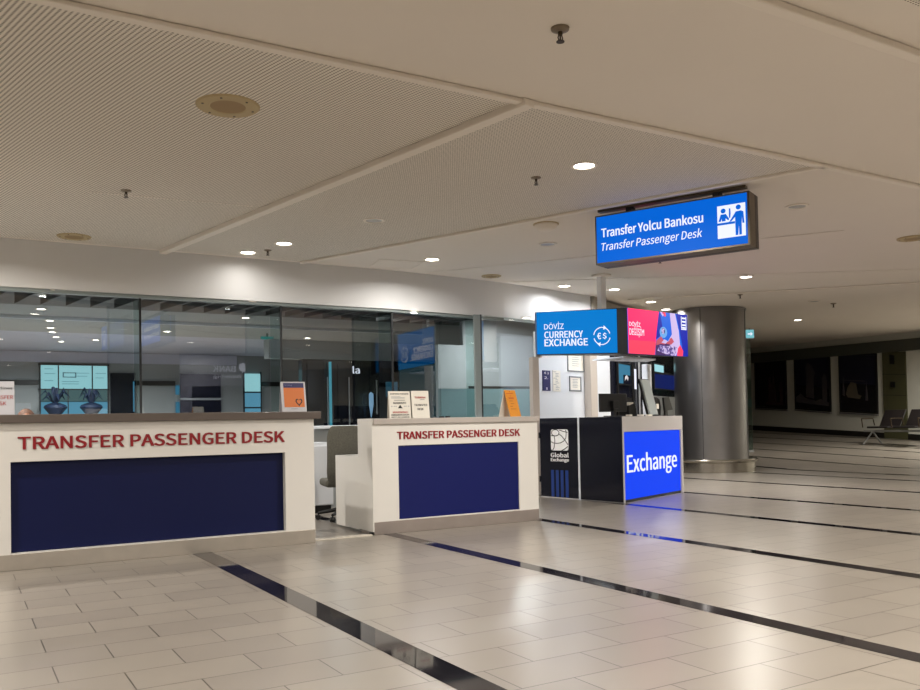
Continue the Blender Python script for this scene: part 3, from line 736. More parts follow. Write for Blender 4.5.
# emblem: rounded white square crossed by dark curved lines
def rrect(x0,x1,z0,z1,r,n=5):
    pts = []
    for cx_,cz_,a0 in ((x1-r,z1-r,0),(x0+r,z1-r,90),(x0+r,z0+r,180),(x1-r,z0+r,270)):
        for k in range(n+1):
            a = radians(a0+90*k/n); pts.append((cx_+r*cos(a), cz_+r*sin(a)))
    return pts
ex0, ex1, ez0, ez1 = .215,.535,.645,.93
em = MB().xzprism(rrect(ex0,ex1,ez0,ez1,.035), -.005, 0).build('emblem', mat('white_emblem_vinyl',(250,250,250),.4), dr)
ln = MB()
def band(pts, w=.010):
    for a, c_ in zip(pts, pts[1:]):
        d = Vector((c_[0]-a[0], c_[1]-a[1])).normalized(); n_ = Vector((-d.y, d.x))*w/2
        ln.xzprism([(a[0]-n_.x,a[1]-n_.y),(c_[0]-n_.x,c_[1]-n_.y),(c_[0]+n_.x,c_[1]+n_.y),(a[0]+n_.x,a[1]+n_.y)], -.008, -.005)
E_ = lambda u,v: (ex0+u*(ex1-ex0), ez0+v*(ez1-ez0))
circ = [E_(.27+.22*cos(2*pi*k/16), .84+.15*sin(2*pi*k/16)) for k in range(17)]; band(circ)
band([E_(.0,.42),E_(.15,.36),(E_(.35,.34)),E_(.55,.36),E_(.75,.45),E_(.88,.60),E_(.90,.8),E_(.88,.98)])
band([E_(.02,.70),E_(.2,.70),E_(.24,.5),E_(.22,.3),E_(.18,.12),E_(.10,.02)])
band([E_(.45,.80),E_(.62,.70),E_(.8,.52),E_(.93,.35),E_(.99,.28)]); band([E_(.5,.97),E_(.75,.9),E_(.98,.86)]); band([E_(.62,.0),E_(.8,.08),E_(.98,.2)])
ln.build('emblem_lines', M['blackg'], em)
wt = mat('white_vinyl_letters',(250,250,250),.4)
text('lettering', 'Global', wt, dr, .205,.535,.553,.617, 0, .004, bold=.03); text('lettering', 'Exchange', wt, dr, .205,.537,.485,.545, 0, .004, bold=.03)
for k in range(4): MB().box(.205+k*.088,.205+k*.088+.052,-.003,0,.02,.38).build('blue_stripe', M['pstripe'], dr)
for z in (.25,.85): MB().box(-.014,.004,-.01,.03,z-.04,z+.04).build('hinge', M['black'], dr)

t = thing('booth_partition', 'white back partition of the exchange booth with pillars', 'partition', (7.0,9.95,0), radians(21.16))
MB().box(.30,1.66,0,.05,0,2.35).build('back_panel', M['whitec'], t)
MB().box(1.66,1.87,-.12,.05,0,2.35).build('beige_post', M['beige'], t, bevel=.006)
MB().box(1.90,2.33,-.10,.1,0,2.35).build('white_pillar', M['whitec'], t, bevel=.006)
o = MB().box(0,.10,0,.12,0,1.95).build('booth_post', M['beige'], None, bevel=.006, loc=(6.985,9.75,0), rotz=radians(-10)); tag(o, 'slim beige post at the left end of the exchange booth', 'post')
o = MB().box(0,.12,0,.10,0,1.87).build('booth_post', M['whitec'], None, bevel=.006, loc=(8.93,9.52,0), rotz=KA); tag(o, 'slim white post under the right end of the screen at the booth', 'post')
def notice(name, label, u0, u1, z0, z1, cat, build):
    a = radians(21.16); t = thing(name, label, cat, (7.0+cos(a)*u0+sin(a)*.012, 9.95+sin(a)*u0-cos(a)*.012, z0), a)
    build(t, u1-u0, z1-z0); return t
def nb_dark(t, w, h):
    MB().box(0,w,0,.010,0,h).build('board', M['dbp'], t)
    text('print', '€ 1', wt, t, w*.2, w*.8, h*.82, h*.93, 0, .001); text('print', '2.', wt, t, w*.2, w*.7, h*.58, h*.70, 0, .001); text('print', '8', wt, t, w*.4, w*.6, h*.05, h*.17, 0, .001)
notice('rate_notice', 'narrow dark blue notice with white figures on the booth wall', .438,.644,1.49,1.79,'notice',nb_dark)
def nb_paper(t, w, h):
    MB().box(0,w,0,.006,0,h).build('sheet', M['paper'], t); l = MB(); random.seed(3)
    for k in range(12):
        z = h*(.93-k*.075); a = w*(.35 if k % 4 else .1); l.box(a, a+w*random.uniform(.3,.5), -.001, 0, z-.004, z+.004)
    l.build('print', M['greyink'], t)
notice('paper_notice', 'white printed sheet beside the dark blue notice on the booth wall', .713,.927,1.485,1.80,'notice',nb_paper)
def nb_frame(t, w, h):
    f = MB().box(0,w,0,.02,0,.02).box(0,w,0,.02,h-.02,h).box(0,.02,0,.02,.02,h-.02).box(w-.02,w,0,.02,.02,h-.02); f.build('frame', mat('grey_picture_frame',(120,126,132),.4), t)
    MB().box(.02,w-.02,.008,.018,.02,h-.02).build('certificate', M['paper'], t); l = MB()
    for k in range(6): l.box(w*.28, w*(.72-.05*(k%2)), .006, .008, h*(.78-k*.1)-.004, h*(.78-k*.1)+.004)
    l.build('print', M['greyink'], t)
notice('framed_certificate', 'upper and larger framed certificate on the booth wall', 1.155,1.655,1.80,2.13,'picture frame',nb_frame)
notice('framed_certificate', 'lower smaller framed certificate on the booth wall', 1.199,1.552,1.497,1.729,'picture frame',nb_frame)

# booth sign: lit box left, screen right, dark corner between
L3, A3, B3, R3 = (7.18,9.904), (7.769,8.857), (7.816,8.714), (9.327,9.095)
zl = (1.995,2.605); za = (1.945,2.565); zb = (1.925,2.558); zr = (1.965,2.568)
t = thing('booth_sign', 'two-sided lit currency exchange sign with a video screen above the booth', 'sign', (0,0,0))
bk = [L3, A3, B3, R3, (R3[0]-.05,R3[1]+.17), (7.96,8.93), (7.33,9.99)]
z0s = [zl[0],za[0],zb[0],zr[0],zr[0],zb[0],zl[0]]; z1s = [zl[1],za[1],zb[1],zr[1],zr[1],zb[1],zl[1]]
cs = MB().prism(bk, z0s, z1s).build('casing', M['black'], t)
MB().prism([(7.14,9.888),(7.178,9.902),(7.325,9.99),(7.29,10.02)], 1.96, 2.61).build('end_cap', M['beige'], t)
la = atan2(A3[1]-L3[1], A3[0]-L3[0]); ll = hypot(A3[0]-L3[0], A3[1]-L3[1])
def tilt(o, a, b, l):      # follow the slight rake of the box edges
    for v in o.data.vertices: v.co.z += (b-a)*v.co.x/l
def onface(o, origin, ang_): o.location = (origin[0], origin[1], 0); o.rotation_euler.z = ang_
def face_part(o, left=True):
    if left: tilt(o, 0, -.045, ll); onface(o, L3, la)
    else: tilt(o, 0, .02, 1.56); onface(o, B3, ra)
ra = atan2(R3[1]-B3[1], R3[0]-B3[0]); rl = hypot(R3[0]-B3[0], R3[1]-B3[1])
lf = MB().box(.006, ll-.004, -.012, .004, 2.002, 2.598).build('lit_face', M['bluec'], t); face_part(lf)
for s_, x0,x1,z0,z1,bd in (('DÖVİZ',.124,.425,2.350,2.455,.0),('CURRENCY',.124,.709,2.225,2.322,.022),('EXCHANGE',.124,.780,2.11,2.212,.03)):
    o = text('lettering', s_, M['lit'], t, x0,x1,z0,z1,-.013,.003,bold=bd); face_part(o)
# circular arrows with euro and dollar
o = MB(); ccx, ccz, rr_ = .985, 2.235, .118
for a0, a1 in ((15,75),(60,165),(195,340)):
    for a in range(a0, a1, 8):
        p0 = [(ccx+r_*cos(radians(q)), ccz+r_*sin(radians(q))) for r_, q in ((rr_-.006,a),(rr_+.006,a),(rr_+.006,a+8),(rr_-.006,a+8))]
        o.xzprism(p0, -.016, -.013)
o.xzprism([(ccx+.03,ccz+.145),(ccx+.07,ccz+.105),(ccx+.02,ccz+.085)], -.016, -.013)
o.xzprism([(ccx-.03,ccz-.145),(ccx-.07,ccz-.105),(ccx-.02,ccz-.085)][::1], -.016, -.013)
o = o.build('arrow_ring', M['lit'], t); face_part(o)
for ch, a in (('€', -.068), ('$', .012)):
    o = text('currency_symbol', ch, M['lit'], t, ccx+a, ccx+a+.056, ccz-.045, ccz+.045, -.013, .003, bold=.02); face_part(o)
# screen
scr = MB().box(.012, rl-.012, -.01, .004, 1.937, 2.552).build('screen', M['scblue'], t); face_part(scr, False)
z0, z1 = 1.937, 2.552
def sc_poly(name, pts, m, y=-.012):
    o = MB().xzprism([(rl*p[0]*.985+.012, z0+(z1-z0)*p[1]) for p in pts], y, -.0095).build(name, M[m], t); face_part(o, False); return o
sc_poly('pink_panel', [(.0,.30),(.44,.30),(.45,.5),(.48,.8),(.50,1.0),(.0,1.0)], 'pink')
sc_poly('red_panel', [(.0,0),(.42,0),(.43,.15),(.44,.30),(.0,.30)], 'pinkr')
sc_poly('lilac_band', [(.78,.0),(.86,.25),(.84,.6),(.78,1.0),(.69,1.0),(.71,.70),(.72,.50),(.66,.36),(.60,.0)], 'sclil')
sc_poly('navy_band', [(.88,.0),(1.0,.0),(1.0,1.0),(.80,1.0),(.86,.6),(.90,.25)], 'scnavy')
def noisy():
    m = bpy.data.materials.new('lit_screen_scattered_notes'); m.use_nodes = True; nt = m.node_tree; b = nt.nodes['Principled BSDF']
    tc = nt.nodes.new('ShaderNodeTexCoord'); nz = nt.nodes.new('ShaderNodeTexNoise'); nz.inputs['Scale'].default_value = 26; nz.inputs['Detail'].default_value = 3
    cr = nt.nodes.new('ShaderNodeValToRGB'); cr.color_ramp.interpolation = 'CONSTANT'
    cr.color_ramp.elements[0].color = (*lin((66,44,110)), 1); cr.color_ramp.elements[1].position = .60; cr.color_ramp.elements[1].color = (*lin((225,205,240)), 1)
    for p, c_ in ((.42,(120,100,180)),(.5,(200,180,228)),(.68,(90,150,220))): e = cr.color_ramp.elements.new(p); e.color = (*lin(c_), 1)
    nt.links.new(tc.outputs['Object'], nz.inputs['Vector']); nt.links.new(nz.outputs['Fac'], cr.inputs[0]); nt.links.new(cr.outputs[0], b.inputs['Emission Color'])
    b.inputs['Base Color'].default_value = (.02,.02,.02,1); b.inputs['Emission Strength'].default_value = 1; b.inputs['Specular IOR Level'].default_value = .08
    return m
M['scnotes'] = noisy(); M['sccyan'] = mat('lit_screen_pale_blue', (90,160,230), .3, emit=(110,170,232), es=1.0)
sc_poly('dark_patch', [(.43,.0),(.70,.0),(.72,.22),(.60,.30),(.44,.26)], 'scdark', -.013)
sc_poly('lilac_cloth', [(.46,.10),(.60,.03),(.76,.0),(.80,.20),(.66,.25),(.50,.22)], 'scnotes', -.014)
sc_poly('sleeve_shadow', [(.44,.36),(.50,.42),(.56,.62),(.52,.98),(.50,1.0),(.48,.8),(.45,.5)], 'scnavy', -.013)
sc_poly('note_circle', [(.57+.065*cos(2*pi*k/14), .53+.13*sin(2*pi*k/14)) for k in range(14)], 'sccyan', -.014)
sc_poly('note_core', [(.565+.03*cos(2*pi*k/10), .56+.07*sin(2*pi*k/10)) for k in range(10)], 'scnotes', -.016)
sc_poly('left_hand', [(.44,.22),(.52,.26),(.60,.25),(.62,.31),(.56,.36),(.53,.43),(.50,.40),(.45,.33)], 'scskin', -.015)
sc_poly('right_hand', [(.62,.24),(.70,.26),(.75,.33),(.71,.42),(.68,.40),(.66,.33),(.61,.31)], 'scskin', -.015)
sc_poly('finger_note', [(.53,.29),(.60,.27),(.64,.33),(.58,.37)], 'sclil', -.017)
sc_poly('palm_shadow', [(.56,.22),(.66,.22),(.68,.26),(.60,.27)], 'scdark', -.017)
sc_poly('red_drop', [(.80,.0),(.90,.0),(.91,.12),(.86,.26),(.82,.18)], 'pinkr', -.015)
sc_poly('red_streak', [(.56,1.0),(.60,.90),(.62,.92),(.61,1.0)], 'pinkr', -.015)
sc_poly('white_streak', [(.52,1.0),(.57,.90),(.58,.93),(.545,1.0)], 'sclil', -.015)
for s_, x0,x1,a,b in (('DÖVİZ',.03,.30,2.31,2.385),('DEĞİŞİM',.03,.385,2.165,2.31)):
    o = text('lettering', s_, M['lit'], t, x0,x1,a,b,-.016,.002); face_part(o, False)
o = MB()
for z in (2.50,2.45,2.40,2.36): o.box(1.395,1.49,-.016,-.013,z-.016,z+.006)
for x in (1.37,1.50): o.box(x,x+.012,-.016,-.013,2.34,2.52)
o.box(1.37,1.512,-.016,-.013,2.325,2.338)
o = o.build('side_print', M['lit'], t); face_part(o, False)
MB().prism([(7.96,8.96),(8.75,9.16),(8.95,9.55),(7.9,9.55)], 1.90, 1.922).build('canopy_shelf', M['whitec'], t)
MB().box(-.045,.045,-.045,.045,2.45,ZC-.02).build('pole', mat('white_pole_paint',(246,246,246),.35), t, loc=(7.90,9.32,0), bevel=.004)
MB().prism([(7.4,9.75),(7.9,8.95),(9.0,9.2),(8.6,9.9)], 2.40, 2.45).build('roof_frame', M['sil'], t)
MB().lathe([(.001,-.03),(.12,-.03),(.14,-.015),(.14,0),(.001,0)], 24, c=(0,0,ZC-.0005)).build('ceiling_plate', M['trim'], t, loc=(7.90,9.32,0))

# ------------------------------------------------------------------ devices on the booth counter
HT = HH+.003
def kp(u, v, z=0): return (K[0]+u*cos(KA)-v*sin(KA), K[1]+u*sin(KA)+v*cos(KA), z)
def monitor(name, label, u, v, w, h, yaw, z=HT, tiltd=8):
    t = thing(name, label, 'monitor', kp(u,v,z), KA+yaw, 'monitors on the exchange counter')
    b = MB().box(-w/2,w/2,0,.03,.06,.06+h).build('housing', M['black'], t, bevel=.006)
    MB().box(-w/2+.012,w/2-.012,.03,.032,.072,.048+h).build('screen', mat('dark_screen_glass',(10,12,16),.1), t)
    MB().box(-.05,.05,-.05,0,.10,.20).box(-.02,.02,-.03,.0,.01,.14).build('stand', M['black'], t, bevel=.005)
    MB().box(-.11,.11,-.10,.08,0,.012).build('base', M['black'], t, bevel=.004)
    return t
monitor('monitor', 'black monitor back on the left end of the exchange counter', .22,.24,.46,.235,radians(-20))
monitor('monitor', 'second black monitor from the left on the exchange counter', .56,.38,.40,.22,radians(20))
t = thing('tilted_display', 'tall pale grey tablet panel leaning beside the monitors on the exchange counter', 'display', kp(1.08,.14,HT), KA)
lp = MB().add([(-.25,0,.49),(-.25+.235,0,.49),(.25,0,.015),(.0,0,.015),(-.25,.03,.49),(-.25+.235,.03,.49),(.25,.03,.015),(0,.03,.015)], [(3,2,1,0),(4,5,6,7),(0,1,5,4),(1,2,6,5),(2,3,7,6),(3,0,4,7)])
lp.build('panel', M['tabl'], t, bevel=.006)
lp = MB().add([(-.27,.031,.50),(.03,.031,.50),(.28,.031,.01),(-.02,.031,.01),(-.27,.05,.50),(.03,.05,.50),(.28,.05,.01),(-.02,.05,.01)], [(3,2,1,0),(4,5,6,7),(0,1,5,4),(1,2,6,5),(2,3,7,6),(3,0,4,7)])
lp.build('rear_shell', M['black'], t); MB().box(-.03,.27,-.05,.12,0,.012).build('base', M['black'], t, bevel=.003)
t = thing('card_terminal', 'black card terminal with a small white label on the exchange counter', 'card terminal', kp(1.50,.30,HT), KA)
MB().xzprism([(-.10,.0),(.14,.0),(.16,.12),(.12,.24),(.02,.27),(-.08,.20),(-.13,.08)], -.05, .06).build('housing', M['black'], t, bevel=.012)
MB().box(.0,.08,-.052,-.05,.10,.17).build('label', M['paper'], t); MB().tube((-.09,0,.2),(-.13,0,.32),.02).build('aerial', M['sil'], t)
t = thing('small_tablet', 'small black angled tablet stand at the right end of the exchange counter', 'tablet', kp(1.80,.20,HT), KA)
MB().add([(-.16,0,.26),(.02,0,.27),(.14,0,.09),(-.12,0,.07),(-.16,.03,.26),(.02,.03,.27),(.14,.03,.09),(-.12,.03,.07)], [(3,2,1,0),(4,5,6,7),(0,1,5,4),(1,2,6,5),(2,3,7,6),(3,0,4,7)]).build('tablet', M['black'], t, bevel=.004)
MB().box(-.11,-.04,0,.03,.0,.14).build('stand', M['black'], t); MB().box(-.13,.05,-.05,.08,0,.01).build('base', M['black'], t)
t = thing('printer', 'low black receipt printer behind the leaning grey panel', 'printer', kp(.83,.34,HT), KA)
MB().xzprism([(-.10,.0),(.12,.0),(.12,.10),(.05,.17),(-.10,.14)], -.06, .1).build('housing', M['black'], t, bevel=.008)
MB().box(-.05,.06,-.04,.03,.14,.19).build('paper_roll', M['paper'], t)
for i, (u, w_, lbl) in enumerate(((.30,.10,'small white card stack before the left monitor'),(.62,.12,'small white slips before the second monitor'),(.86,.14,'small white slips left of the leaning grey panel'))):
    o = MB().box(0,w_,0,.05,0,.022).build('paper_slips', M['paper'], None, loc=kp(u,.06,HT), rotz=KA+.1); tag(o, lbl, 'paper', 'paper slips on the exchange counter')

# ------------------------------------------------------------------ lit things on the dark shopfront behind the booth
ga = atan2(3.24, 5.25)
def gp(u, off, z): return (9.05+u*cos(ga)+off*sin(ga), 10.96+u*sin(ga)-off*cos(ga), z)
def wallpanel(name, label, cat, u0, u1, z0, z1, m, frame=True, off=.02):
    t = thing(name, label, cat, gp(u0,off,z0), ga)
    MB().box(0,u1-u0,0,.018,0,z1-z0).build('screen', M[m], t)
    if frame:
        w, h = u1-u0, z1-z0; MB().box(-.03,w+.03,-.01,.018,-.03,0).box(-.03,w+.03,-.01,.018,h,h+.03).box(-.03,0,-.01,.018,0,h).box(w,w+.03,-.01,.018,0,h).build('frame', M['black'], t)
    return t
t = wallpanel('wall_display', 'blue lit display on the dark shopfront left of the white strip light', 'display', 1.38,2.12,1.70,2.05,'screenb')
MB().box(.30,.72,-.006,0,.0,.16).build('dark_image', M['nearblk'], t); MB().xzprism([(.36,.05),(.48,.10),(.56,.06),(.60,.12),(.50,.16),(.42,.14)], -.010, -.006).build('pale_swirl', M['acry'], t)
wallpanel('strip_light', 'vertical pale strip light on the dark shopfront behind the booth', 'light', 2.40,2.53,1.62,2.0,'lit', False)
wallpanel('wall_display', 'pale blue lit display above the deep blue one behind the booth', 'display', 3.84,4.62,2.005,2.17,'win')
wallpanel('wall_display', 'wide deep blue lit display on the dark shopfront near the column', 'display', 3.85,5.95,1.68,1.99,'screend')
wallpanel('service_shelf', 'grey shelf panel with devices low on the shopfront behind the booth', 'panel', 3.6,6.0,1.05,1.52,'igrey', False)
wallpanel('service_shelf', 'dark grey shelf panel low on the shopfront left of the white post', 'panel', 1.35,2.2,1.05,1.45,'dark', False)
for u in (.62,1.3,2.28,2.7,3.55):
    o = MB().box(-.02,.02,0,.03,0,2.5).build('glazing_bar', M['sil' if u in (2.7,) else 'dark'], None, loc=gp(u,.045,0), rotz=ga); tag(o, {.62:'slim dark glazing bar at the left end of the shopfront behind the booth',1.3:'slim dark glazing bar left of the blue display behind the booth',2.28:'slim dark glazing bar just left of the pale strip light',2.7:'slim silver glazing bar just right of the pale strip light',3.55:'slim dark glazing bar left of the deep blue display'}[u], 'glazing bar', 'glazing bars of the shopfront')

# ------------------------------------------------------------------ column
cx_, cy_ = 12.85, 11.95
t = thing('steel_column', 'large round brushed steel column with a polished ring at its foot', 'column', (cx_,cy_,0))
MB().lathe([(.69,.0),(.69,ZC+.04),(.71,ZC+.04),(.71,ceil_z(cx_,cy_)-.03)], 64).build('cladding', M['steel'], t)
sm = MB()
for a in (-150, -62): 
    a = radians(a); sm.tube((.69*cos(a),.69*sin(a),.02),(.69*cos(a),.69*sin(a),ZC+.04),.006,n=6)
sm.build('seam', M['joint'], t)
MB().lathe([(.82,0),(.82,.19),(.86,.205),(.865,.235),(.85,.255),(.70,.26),(.692,.26)], 64).build('base_ring', mat('polished_ring_steel', (170,164,152), .2, metal=.9), t)

t = thing('glass_screen', 'upright glass screen edge standing just right of the steel column', 'glass screen', (16.85,14.35,.19), radians(149.3))
MB().box(0,1.3,-.008,.008,0,2.86).build('pane', M['glass2'], t); MB().box(-.02,1.3,-.03,.03,0,.05).build('foot_rail', M['sil'], t)
MB().box(.12,.22,-.02,-.009,1.55,2.1).build('strip_light', M['cyan'], t)
MB().box(.0,.35,-.012,-.009,1.1,1.3).build('frosted_label', M['tabl'], t)
t = thing('exit_sign', 'small pale cyan lit sign hung right of the steel column', 'sign', (16.55,14.1,3.055), radians(-30.7))
MB().box(-.11,.11,0,.04,-.11,.11).build('casing', M['sil'], t, bevel=.004); MB().box(-.10,.10,-.003,0,-.10,.10).build('lit_face', M['exitm'], t)
MB().xzprism([(-.05,-.015),(.02,-.015),(.02,-.05),(.07,0),(.02,.05),(.02,.015),(-.05,.015)], -.006, -.003).build('arrow', M['lit'], t); MB().tube((0,.02,.11),(0,.02,.135),.008).build('hanger', M['black'], t)

# ------------------------------------------------------------------ far gallery
def fquad(mb, s0, s1, za, zb, o0, o1): return farbox(mb, s0, s1, za[0], za[1], zb[0], zb[1], o0, o1)
def poster(label, s0, s1, zl_, zr_, paint):
    t = thing('framed_poster', label, 'poster', (0,0,0), 0, 'dark framed posters on the far wall')
    fr = MB(); fw_ = .05
    fquad(fr, s0, s1, (zl_[0],zl_[0]+fw_), (zr_[0],zr_[0]+fw_), .002, .05); fquad(fr, s0, s1, (zl_[1]-fw_,zl_[1]), (zr_[1]-fw_,zr_[1]), .002, .05)
    fquad(fr, s0, s0+fw_, (zl_[0]+fw_,zl_[1]-fw_), (zl_[0]+fw_,zl_[1]-fw_), .002, .05); fquad(fr, s1-fw_, s1, (zr_[0]+fw_,zr_[1]-fw_), (zr_[0]+fw_,zr_[1]-fw_), .002, .05)
    fr.build('frame', M['black'], t)
    fquad(MB(), s0+fw_, s1-fw_, (zl_[0]+fw_,zl_[1]-fw_), (zr_[0]+fw_,zr_[1]-fw_), .002, .03).build('print', M['poster'], t)
    fquad(MB(), s0, s1, (zl_[0]-.05,zl_[0]-.01), (zr_[0]-.05,zr_[0]-.01), .002, .07).build('sill', mat('grey_poster_ledge',(110,110,110),.5), t)
    def shape(name, pts, m, off=.034):
        vs = []
        for u, v in pts:
            s_ = s0+fw_+(s1-s0-2*fw_)*u; zz0 = zl_[0]+(zr_[0]-zl_[0])*u+fw_; zz1 = zl_[1]+(zr_[1]-zl_[1])*u-fw_
            vs.append(farpt(s_, zz0+(zz1-zz0)*v, off))
        n_ = len(vs); vb = [(x+.003, y, z) for x,y,z in vs]
        MB().add(vs+vb, [tuple(range(n_)), tuple(range(n_,2*n_))[::-1]] + [((i+1)%n_, i, n_+i, n_+(i+1)%n_) for i in range(n_)]).build(name, M[m], t)
    paint(shape); return t
def p1(s):
    s('rust_towers', [(.35,.1),(.42,.1),(.44,.55),(.5,.6),(.55,.4),(.62,.72),(.66,.4),(.7,.1),(.8,.1),(.82,.5),(.9,.52),(.92,.05),(.3,.05)], 'predd')
def p2(s):
    s('blue_sky', [(0,.45),(1,.4),(1,1),(0,1)], 'pblue', .0325)
    s('pale_tower', [(.30,.22),(.33,.6),(.30,.78),(.38,.88),(.50,.82),(.60,.70),(.56,.6),(.54,.2)], 'pdim')
    s('pale_dome_tower', [(.80,.16),(.79,.58),(.85,.68),(.91,.66),(.94,.56),(.93,.16)], 'pdim')
    s('low_skyline', [(0,.2),(.15,.28),(.28,.2),(.6,.16),(.75,.2),(.98,.15),(.98,.08),(0,.1)], 'pdim')
def p3(s):
    s('blue_sky', [(0,.5),(1,.48),(1,1),(0,1)], 'pblue', .0325)
    s('gold_building', [(.15,.3),(.2,.42),(.3,.52),(.45,.5),(.5,.3),(.6,.28),(.55,.22),(.2,.24)], 'pgold')
    s('grey_lights', [(.05,.28),(.08,.62),(.10,.6),(.12,.26)], 'pdim'); s('grey_lights', [(.7,.2),(.74,.56),(.78,.2)], 'pdim'); s('horizon_glow', [(.05,.56),(.7,.55),(.7,.535),(.05,.545)], 'pdim')
poster('leftmost dark poster on the far wall, reddish towers at night', .0, 1.48, (1.36,3.21), (1.27,3.07), p1)
poster('middle dark poster on the far wall, pale towers at night', 1.85, 3.35, (1.28,3.06), (1.15,2.92), p2)
poster('rightmost dark poster on the far wall, golden building at night', 3.70, 5.10, (1.15,2.92), (1.06,2.83), p3)
t = thing('olive_door', 'olive green double height door panel beside the posters', 'door', (0,0,0))
fquad(MB(), 5.3, 6.08, (fz(5.3),2.86), (fz(6.08),2.80), .002, .04).build('door_leaf', M['olive'], t)
fquad(MB(), 5.3, 6.08, (2.20,2.215), (2.15,2.165), .04, .045).build('joint_line', M['dark'], t); fquad(MB(), 5.3, 6.08, (1.6,1.615), (1.56,1.575), .04, .045).build('joint_line', M['dark'], t)
fquad(MB(), 5.60, 5.72, (1.82,1.98), (1.81,1.97), .04, .09).build('handle', M['black'], t); fquad(MB(), 5.60, 5.72, (2.48,2.75), (2.47,2.74), .04, .09).build('vent_plate', M['black'], t)

def bench(loc, ang_):
    t = thing('waiting_bench', 'row of black airport seats on a steel beam before the far wall', 'bench', loc, ang_)
    # local: x along the row, hall side is -y
    MB().box(-.25,2.55,-.03,.03,.33,.38).build('beam', M['sil'], t)
    for k in range(3):
        x = .10+k*.75
        MB().box(x,x+.60,-.36,.14,.43,.48).build('seat', M['chairb'], t, bevel=.015)
        b = MB().add([(x,.12,.47),(x+.6,.12,.47),(x+.6,.38,.90),(x,.38,.90),(x,.16,.47),(x+.6,.16,.47),(x+.6,.42,.90),(x,.42,.90)], [(0,1,2,3),(7,6,5,4),(1,0,4,5),(2,1,5,6),(3,2,6,7),(0,3,7,4)])
        b.build('backrest', M['chairb'], t, bevel=.01)
    for x in (-.06,.78,1.53,2.28):
        MB().path([(x,-.30,.45),(x,-.34,.68),(x,.10,.68),(x,.16,.5)], .014).build('armrest', M['brass'], t)
    for x in (.0,2.2):
        MB().path([(x,-.38,.012),(x,0,.34),(x,.34,.012)], .02).build('leg', M['sil'], t)
bl = (20.75,13.75)
bench((bl[0],bl[1],floor_z(*bl)), fang+.08)

# ------------------------------------------------------------------ shop sign across the hall that mirrors in the partition glass
bx, by = 11.1, 2.1; ba = atan2(.716, .699)+pi
nd = Vector((-.716,.699)); xd = Vector((-.699,-.716))
ba = atan2(xd.y, xd.x)
t = thing('bank_kiosk', 'bank kiosk with a lit sign across the hall, seen only mirrored in the glass', 'kiosk', (bx,by,0), ba)
MB().box(-1.2,1.2,.01,.8,0,2.95).build('body', mat('slate_kiosk_panel',(70,74,90),.4), t)
MB().box(-.9,.9,0,.01,.2,2.1).build('shutter', M['nearblk'], t)
text('lettering', 'BANK', M['lit'], t, -.18, .38, 2.46, 2.62, 0, .01, bold=.02)
text('lettering', 'Banking', M['lit'], t, -.30, .38, 2.28, 2.38, 0, .01, bold=.01)
MB().xzprism([(-.46,2.66),(-.46,2.55),(-.36,2.42),(-.26,2.55),(-.26,2.66),(-.36,2.69)], -.01, 0).build('shield_mark', M['lit'], t)

# ------------------------------------------------------------------ ceiling fixtures
def lamp(x, y, power, r=.075, z=None, color=(1,.9,.76), spread=165):
    L = bpy.data.lights.new('downlight_beam', 'AREA'); L.shape = 'DISK'; L.size = r*1.7; L.energy = power*LK; L.color = color; L.spread = radians(spread)
    o = bpy.data.objects.new('downlight_beam', L); C.objects.link(o); o.location = (x, y, (z if z else ceil_z(x,y))-.03)
    return o
WARM, NEUT, COOL = (1,.94,.85), (1,.97,.92), (.95,.97,1)
LK = 2.42
dl_first = None
def downlight(x, y, label, power=0, lit=True, r=.085, color=WARM, group='lit downlights in the ceiling', z=None):
    zz = z if z else ceil_z(x, y)
    t = thing('downlight', label, 'downlight', (x,y,zz), 0, group)
    MB().lathe([(r+.025,-.0005),(r+.025,-.010),(r,-.012),(r-.004,-.0005)], 32).build('trim_ring', M['trim'], t)
    MB().lathe([(r-.005,-.006),(.001,-.007)], 32).build('lens', M['lens'] if lit else M['lensoff'], t)
    if lit and power: 
        l = lamp(x, y, power, r, z=zz, color=color)
    return t
vis = [(3.197,9.188,'lit downlight, right one of the pair near the soffit above the left desk',NEUT,5),(2.985,9.845,'lit downlight, left one of the pair near the soffit above the left desk',NEUT,1.2),
 (4.368,5.332,'large lit downlight in the perforated ceiling left of the hanging blue sign',WARM,38),(5.155,9.302,'lit downlight in the ceiling above the right desk',NEUT,16),
 (8.00,10.30,'lit downlight close to the soffit above the currency exchange sign',COOL,4.5),(8.95,10.25,'lit downlight just right of the white pole over the booth sign',COOL,13),
 (9.956,8.522,'lit downlight right of the hanging blue sign over the hall',WARM,40),(10.69,11.28,'lit downlight above the pink screen, nearer of two',NEUT,20),(11.98,12.23,'lit downlight beside the column top above the screen',NEUT,8),
 (16.6,12.77,'lone lit downlight over the dark hall right of the column',WARM,16)]
for x, y, lb, col, p in vis: downlight(x, y, lb, p, color=col)
downlight(3.642,7.76,'unlit downlight above the space between the desks',0,False,group='unlit downlights')
downlight(7.091,5.426,'unlit downlight right of the hanging blue sign',0,False,group='unlit downlights')
downlight(13.6,10.1,'unlit downlight in the ceiling right of the column',0,False,group='unlit downlights')
downlight(5.93,7.93,'unlit downlight ring below the pendant detector left of the blue sign',0,False,group='unlit downlights')
far = [(16.5,4.5,20),(19,8,70),(20.6,10.8,85),(18,1,30),(22,3,30)]  # unseen downlights, added out of view to brighten the dark far gallery
for x, y, p in far: downlight(x, y, 'unseen downlight added to light the far gallery', p, color=(1,.95,.84), group='added downlights over the far gallery', lit=True)
